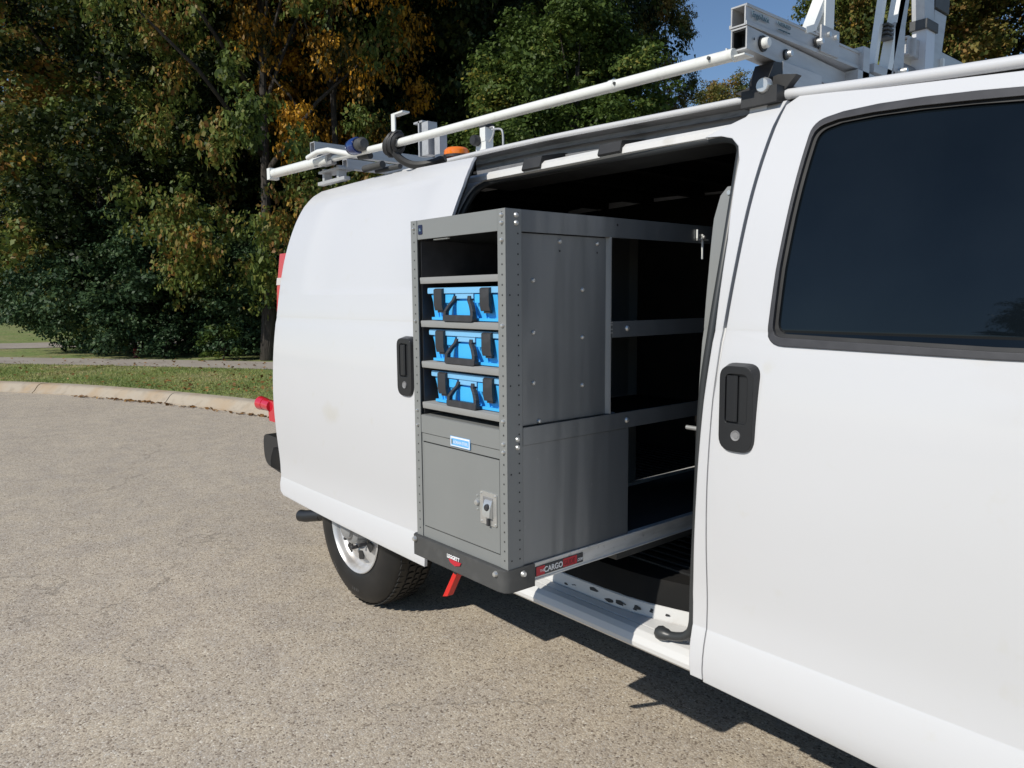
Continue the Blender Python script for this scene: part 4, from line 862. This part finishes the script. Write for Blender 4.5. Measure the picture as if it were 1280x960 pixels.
# top, front fascia, side rails
MB().box(X0+.003, X1-.003, YF+.004, YR, ZT-.004, ZT-.001).build('top_panel', M['grey'], cab)
MB().box(X0+.033, X1-.033, YF+.001, YF+.004, 1.612, ZT).build('top_fascia', M['grey'], cab)
MB().box(X1-.004, X1-.0015, YF+.056, YR-.05, 1.611, ZT).build('top_rail', M['greyp'], cab)
holes('post_holes', [(X1-.0014, 1.71, 1.648), (X1-.0014, 1.74, 1.600)][:1], 'x', .004)
MB().box(X1-.004, X1+.0005, YF+.056, YR-.05, 1.042, 1.091).build('middle_rail', M['greyp'], cab)
MB().box(X1-.004, X1-.001, 1.690, YR-.05, 1.319, 1.367).build('shelf_rail', M['greyp'], cab)
bolt(X1+.0005, 1.757, 1.066, 'x', .009); bolt(X1-.001, 1.757, 1.345, 'x', .009)
MB().box(X0, X0+.003, YF+.056, YR-.05, ZB, ZT-.004).build('left_panel', M['greyp'], cab)
up = MB().box(X1-.015, X1-.012, YF+.05, 1.672, 1.093, 1.609); up.build('side_panel', M['greyp'], cab)
MB().prism([(X1-.015,1.672),(X1-.010,1.676),(X1+.001,1.680),(X1+.001,1.684),(X1-.02,1.684)], 'z', 1.093, 1.612).build('panel_flange', M['lip'], cab, angle=20)
MB().box(X1-.006, X1-.003, YF+.056, 1.770, ZB, 1.041).build('lower_side_panel', M['greyp'], cab)
MB().box(X1-.04, X1-.006, 1.766, 1.770, ZB, 1.041).build('locker_back', M['greyp'], cab)
for y, z in ((1.385,1.485),(1.385,1.345),(1.385,1.208),(1.575,1.46),(1.575,1.325),(1.575,1.187),(1.485,1.592),(1.635,1.592),(1.405,1.10)):
    MB().lathe([(0,.006),(.0045,.005),(.0068,.0015),(.0068,0)], (X1-.012,y,z), 'x', 12).build('bolt', M['bolt'], cab)
for y in (1.485,1.635): holes('post_holes', [(X1-.0118, y, 1.566)], 'x', .003)
mb = MB()
for z in (1.355,1.362,1.342,1.332): mb.box(X1-.002, X1+.004, 1.681, 1.687, z, z+.004)
mb.build('flange_clip', M['bolt'], cab)
# shelves with folded lips
for z in (1.501, 1.373, 1.251, 1.127):
    MB().prism([(YF+.006,z-.019),(YF+.004,z-.003),(YF+.006,z),(1.674,z),(1.674,z-.003),(YF+.010,z-.003),(YF+.010,z-.019)], 'x', X0+.037, X1-.016).build('shelf', M['lip'], cab, angle=60)
for z in (1.365, 1.088): MB().box(X0+.02, X1-.006, 1.688, YR-.02, z-.034, z-.030).build('shelf', M['dark'], cab)  # rear shelves in near-black, standing in for deep shade
MB().box(X0+.02, X1-.02, 1.674, 1.676, 1.09, 1.66).build('divider_panel', M['trim'], cab)  # colour darkened for the shade at the back of the compartments
MB().box(X0+.034, X0+.036, YF+.012, 1.674, 1.09, 1.61).build('inner_side_panel', M['trim'], cab)  # likewise darkened, shade painted into the inner wall
MB().box(X0+.10, X0+.17, YF+.012, YF+.020, 1.6075, 1.6105).build('light_strip', M['rackw'], cab)
# locker
MB().box(X0+.033, X1-.033, YF+.001, YF+.005, 1.033, 1.087).build('locker_fascia', M['grey'], cab)
MB().box(X0+.033, X1-.033, YF+.005, 1.74, 1.083, 1.088).build('locker_top', M['grey'], cab)
lf = MB().box(X0+.033, X1-.033, YF+.0035, YF+.0065, 1.007, 1.031).box(X0+.033, X1-.033, YF+.002, YF+.0055, ZB, .740).box(X0+.033,X0+.0405,YF+.003,YF+.006,.740,1.007).build('locker_frame', M['grey'], cab)
MB().box(X0+.034, X1-.034, YF+.012, YF+.014, ZB+.01, 1.03).build('locker_inner', M['hole'], cab)
ld = MB().box(X0+.0435, X1-.0345, YF+.001, YF+.006, .7435, 1.004).build('locker_door', M['grey'], cab)
# recessed paddle latch
cx, cz = -1.600, .862
la = MB().prism(rounded([(cx-.036,cz-.046,.006),(cx+.036,cz-.046,.006),(cx+.036,cz+.046,.006),(cx-.036,cz+.046,.006)], 3), 'y', YF-.0025, YF+.0012).build('latch_plate', M['bolt'], ld)
MB().box(cx-.022,cx+.020,YF-.0035,YF-.002,cz-.024,cz+.032).build('latch_recess', M['track'], la)
MB().prism([(YF-.016,cz-.020),(YF-.004,cz-.026),(YF-.003,cz+.026),(YF-.006,cz+.024),(YF-.014,cz+.002)], 'x', cx-.012, cx+.020).build('latch_paddle', M['bolt'], la)
MB().lathe([(0,-.014),(.008,-.014),(.010,-.010),(.010,0)], (cx+.006,YF-.003,cz+.006), 'y', 14).build('lock_cylinder', M['trim'], la)
MB().box(cx+.000,cx+.009,YF-.010,YF-.003,cz-.046,cz-.028).build('latch_tab', M['trim'], la)
MB().lathe([(0,-.008),(.007,-.007),(.010,-.002),(.010,0)], (-1.652,YF+.001,cz+.008), 'y', 14).build('latch_stud', M['bolt'], ld)
for x, z in ((cx-.03,cz+.040),(cx+.03,cz+.040),(cx+.03,cz-.040),(cx-.03,cz-.040),(-1.652,cz+.028),(-1.652,cz-.012)):
    MB().lathe([(0,-.003),(.0028,-.002),(.003,0)], (x,YF-.0024 if x > -1.64 else YF+.001,z), 'y', 8).build('rivet', M['bolt'], ld)
# stickers
st_ = MB().box(-1.776,-1.682,YF-.0002,YF+.0009,1.0135,1.0430).build('blue_sticker', M['lblue'], cab, smooth=False)
MB().box(-1.774,-1.684,YF-.0006,YF-.0002,1.0375,1.0420).box(-1.774,-1.684,YF-.0006,YF-.0002,1.0145,1.0170).box(-1.774,-1.771,YF-.0006,YF-.0002,1.0172,1.0373).box(-1.687,-1.684,YF-.0006,YF-.0002,1.0172,1.0373).build('sticker_border', M['ink'], st_, smooth=False)
text('sticker_text', 'ADRIAN STEEL', .0125, M['ink'], st_, (-1.762,YF-.0004,1.0225), '-y', .86, .0002)
MB().box(-1.771,-1.765,YF-.0006,YF-.0002,1.020,1.034).build('sticker_mark', M['inkd'], st_, smooth=False)
nb = MB().prism(rounded([(-1.921,1.626,.003),(-1.899,1.626,.003),(-1.899,1.654,.003),(-1.921,1.654,.003)], 2), 'y', YF-.0004, YF+.0009).build('navy_badge', M['navy'], cab, smooth=False)
text('badge_text', 'SL', .011, mat('pale_ink', (.25,.42,.5), .5), nb, (-1.916,YF-.0006,1.636), '-y', 1, .0002)
# hook clip hanging on the top rail
mb = MB().box(X1+.0005,X1+.006,2.090,2.095,1.622,1.654).box(X1+.0005,X1+.006,2.090,2.150,1.620,1.625).box(X1+.0005,X1+.006,2.118,2.124,1.560,1.640)
mb.build('rail_hook', M['rackw'], cab); MB().lathe([(0,.01),(.006,.009),(.007,0)], (X1+.004,2.121,1.630), 'x', 10).build('bolt', M['bolt'], cab)

settle(cab)
# ------------------------------------------------------------------ blue tool cases
def case():
    W, D, H = .354, .30, .096
    root = bpy.data.objects.new('tool_case', None); COL.objects.link(root); bpy.context.view_layer.update()
    # body tapers downwards; front face at y=0
    b = MB(); z1 = .078
    def ring(x0, x1, y0, y1, z): return [(x0,y0,z),(x1,y0,z),(x1,y1,z),(x0,y1,z)]
    vs = ring(.012,W-.012,.016,D-.01,0) + ring(.006,W-.006,.009,D-.004,z1)
    b.add(vs, [(0,1,2,3),(4,5,6,7),(0,1,5,4),(1,2,6,5),(2,3,7,6),(3,0,4,7)])
    body = b.build('case_body', M['caseb'], root)
    # moulded ribs and pillars on the front
    rb = MB()
    for xa, xb, lean in ((.018,.036,.004),(.088,.118,-.004),(.236,.262,.004),(.306,.326,-.004)):
        rb.add([(xa,-.001,.074),(xb,-.001,.074),(xb+lean-.003,.012,.010),(xa+lean+.003,.012,.010),(xa,.014,.074),(xb,.014,.074),(xb,.02,.008),(xa,.02,.008)], [(0,1,2,3),(0,4,5,1),(0,3,7,4),(1,5,6,2),(2,6,7,3)])
    rb.box(.088,.128,-.001,.012,.052,.076); rb.box(.226,.262,-.001,.012,.052,.076)
    rb.box(.010,.340,.004,.018,.002,.010); rb.box(.138,.218,.002,.014,.010,.058)
    rb.build('moulded_ribs', M['caseb'], body, angle=20)
    MB().prism(rounded([(0,.079,.004),(W,.079,.004),(W,H,.006),(0,H,.006)], 3), 'y', -.003, D).build('case_lid', M['casel'], root, angle=50)
    MB().box(.136,.220,-.0005,.008,.064,.079).build('lid_tongue', M['casel'], body)
    for xa in (.044, .262):
        l = MB().prism([(-.006,.094),(-.012,.090),(-.012,.046),(-.008,.030),(-.002,.030),(-.001,.094)], 'x', xa, xa+.040).build('latch', M['caseh'], root, angle=30)
        MB().box(xa+.008, xa+.034, -.004, .006, .024, .034).build('latch_foot', M['caseh'], l)
    # handle: two curved arms and a bottom grip standing proud
    h = MB(); L_ = [(.136,.072),(.134,.060),(.118,.044),(.106,.028),(.104,.008)]; R_ = [(.204,.072),(.206,.060),(.222,.044),(.232,.028),(.233,.008)]
    for P_ in (L_, R_):
        for i in range(len(P_)-1):
            (a, za), (b2, zb2) = P_[i], P_[i+1]; ya, yb = -.004-.014*min(1, (.072-za)/.04), -.004-.014*min(1, (.072-zb2)/.04)
            h.add([(a-.006,ya,za),(a+.006,ya,za),(b2+.006,yb,zb2),(b2-.006,yb,zb2),(a-.006,ya+.012,za),(a+.006,ya+.012,za),(b2+.006,yb+.012,zb2),(b2-.006,yb+.012,zb2)], [(0,1,2,3),(4,5,6,7),(0,3,7,4),(1,2,6,5),(0,1,5,4),(3,2,6,7)])
    h.prism(rounded([(.098,.000,.008),(.240,.000,.008),(.238,.018,.003),(.100,.018,.003)], 3), 'y', -.020, -.004)
    h.build('case_handle', M['caseh'], root, angle=50)
    return root
c0 = case(); labels = ['blue tool case with black handle on the upper of the three case shelves', 'blue tool case with black handle in the middle, between the two other cases', 'blue tool case with black handle at the bottom, just above the locker']
for i, (zz, dx_, rz) in enumerate(((1.3735,0,0), (1.2515,.002,.006), (1.1275,.006,-.006))):
    c = c0 if i == 0 else copy_tree(c0)
    c.location = T_NEW + (Vector((-1.903+dx_*.6, 1.300+abs(dx_), zz)) - T_ORG)*UNIT_K; c.rotation_euler.z = rz*.8; c.scale = (UNIT_K,)*3
    tag(c, labels[i], 'tool case', 'blue tool cases in the shelf unit')
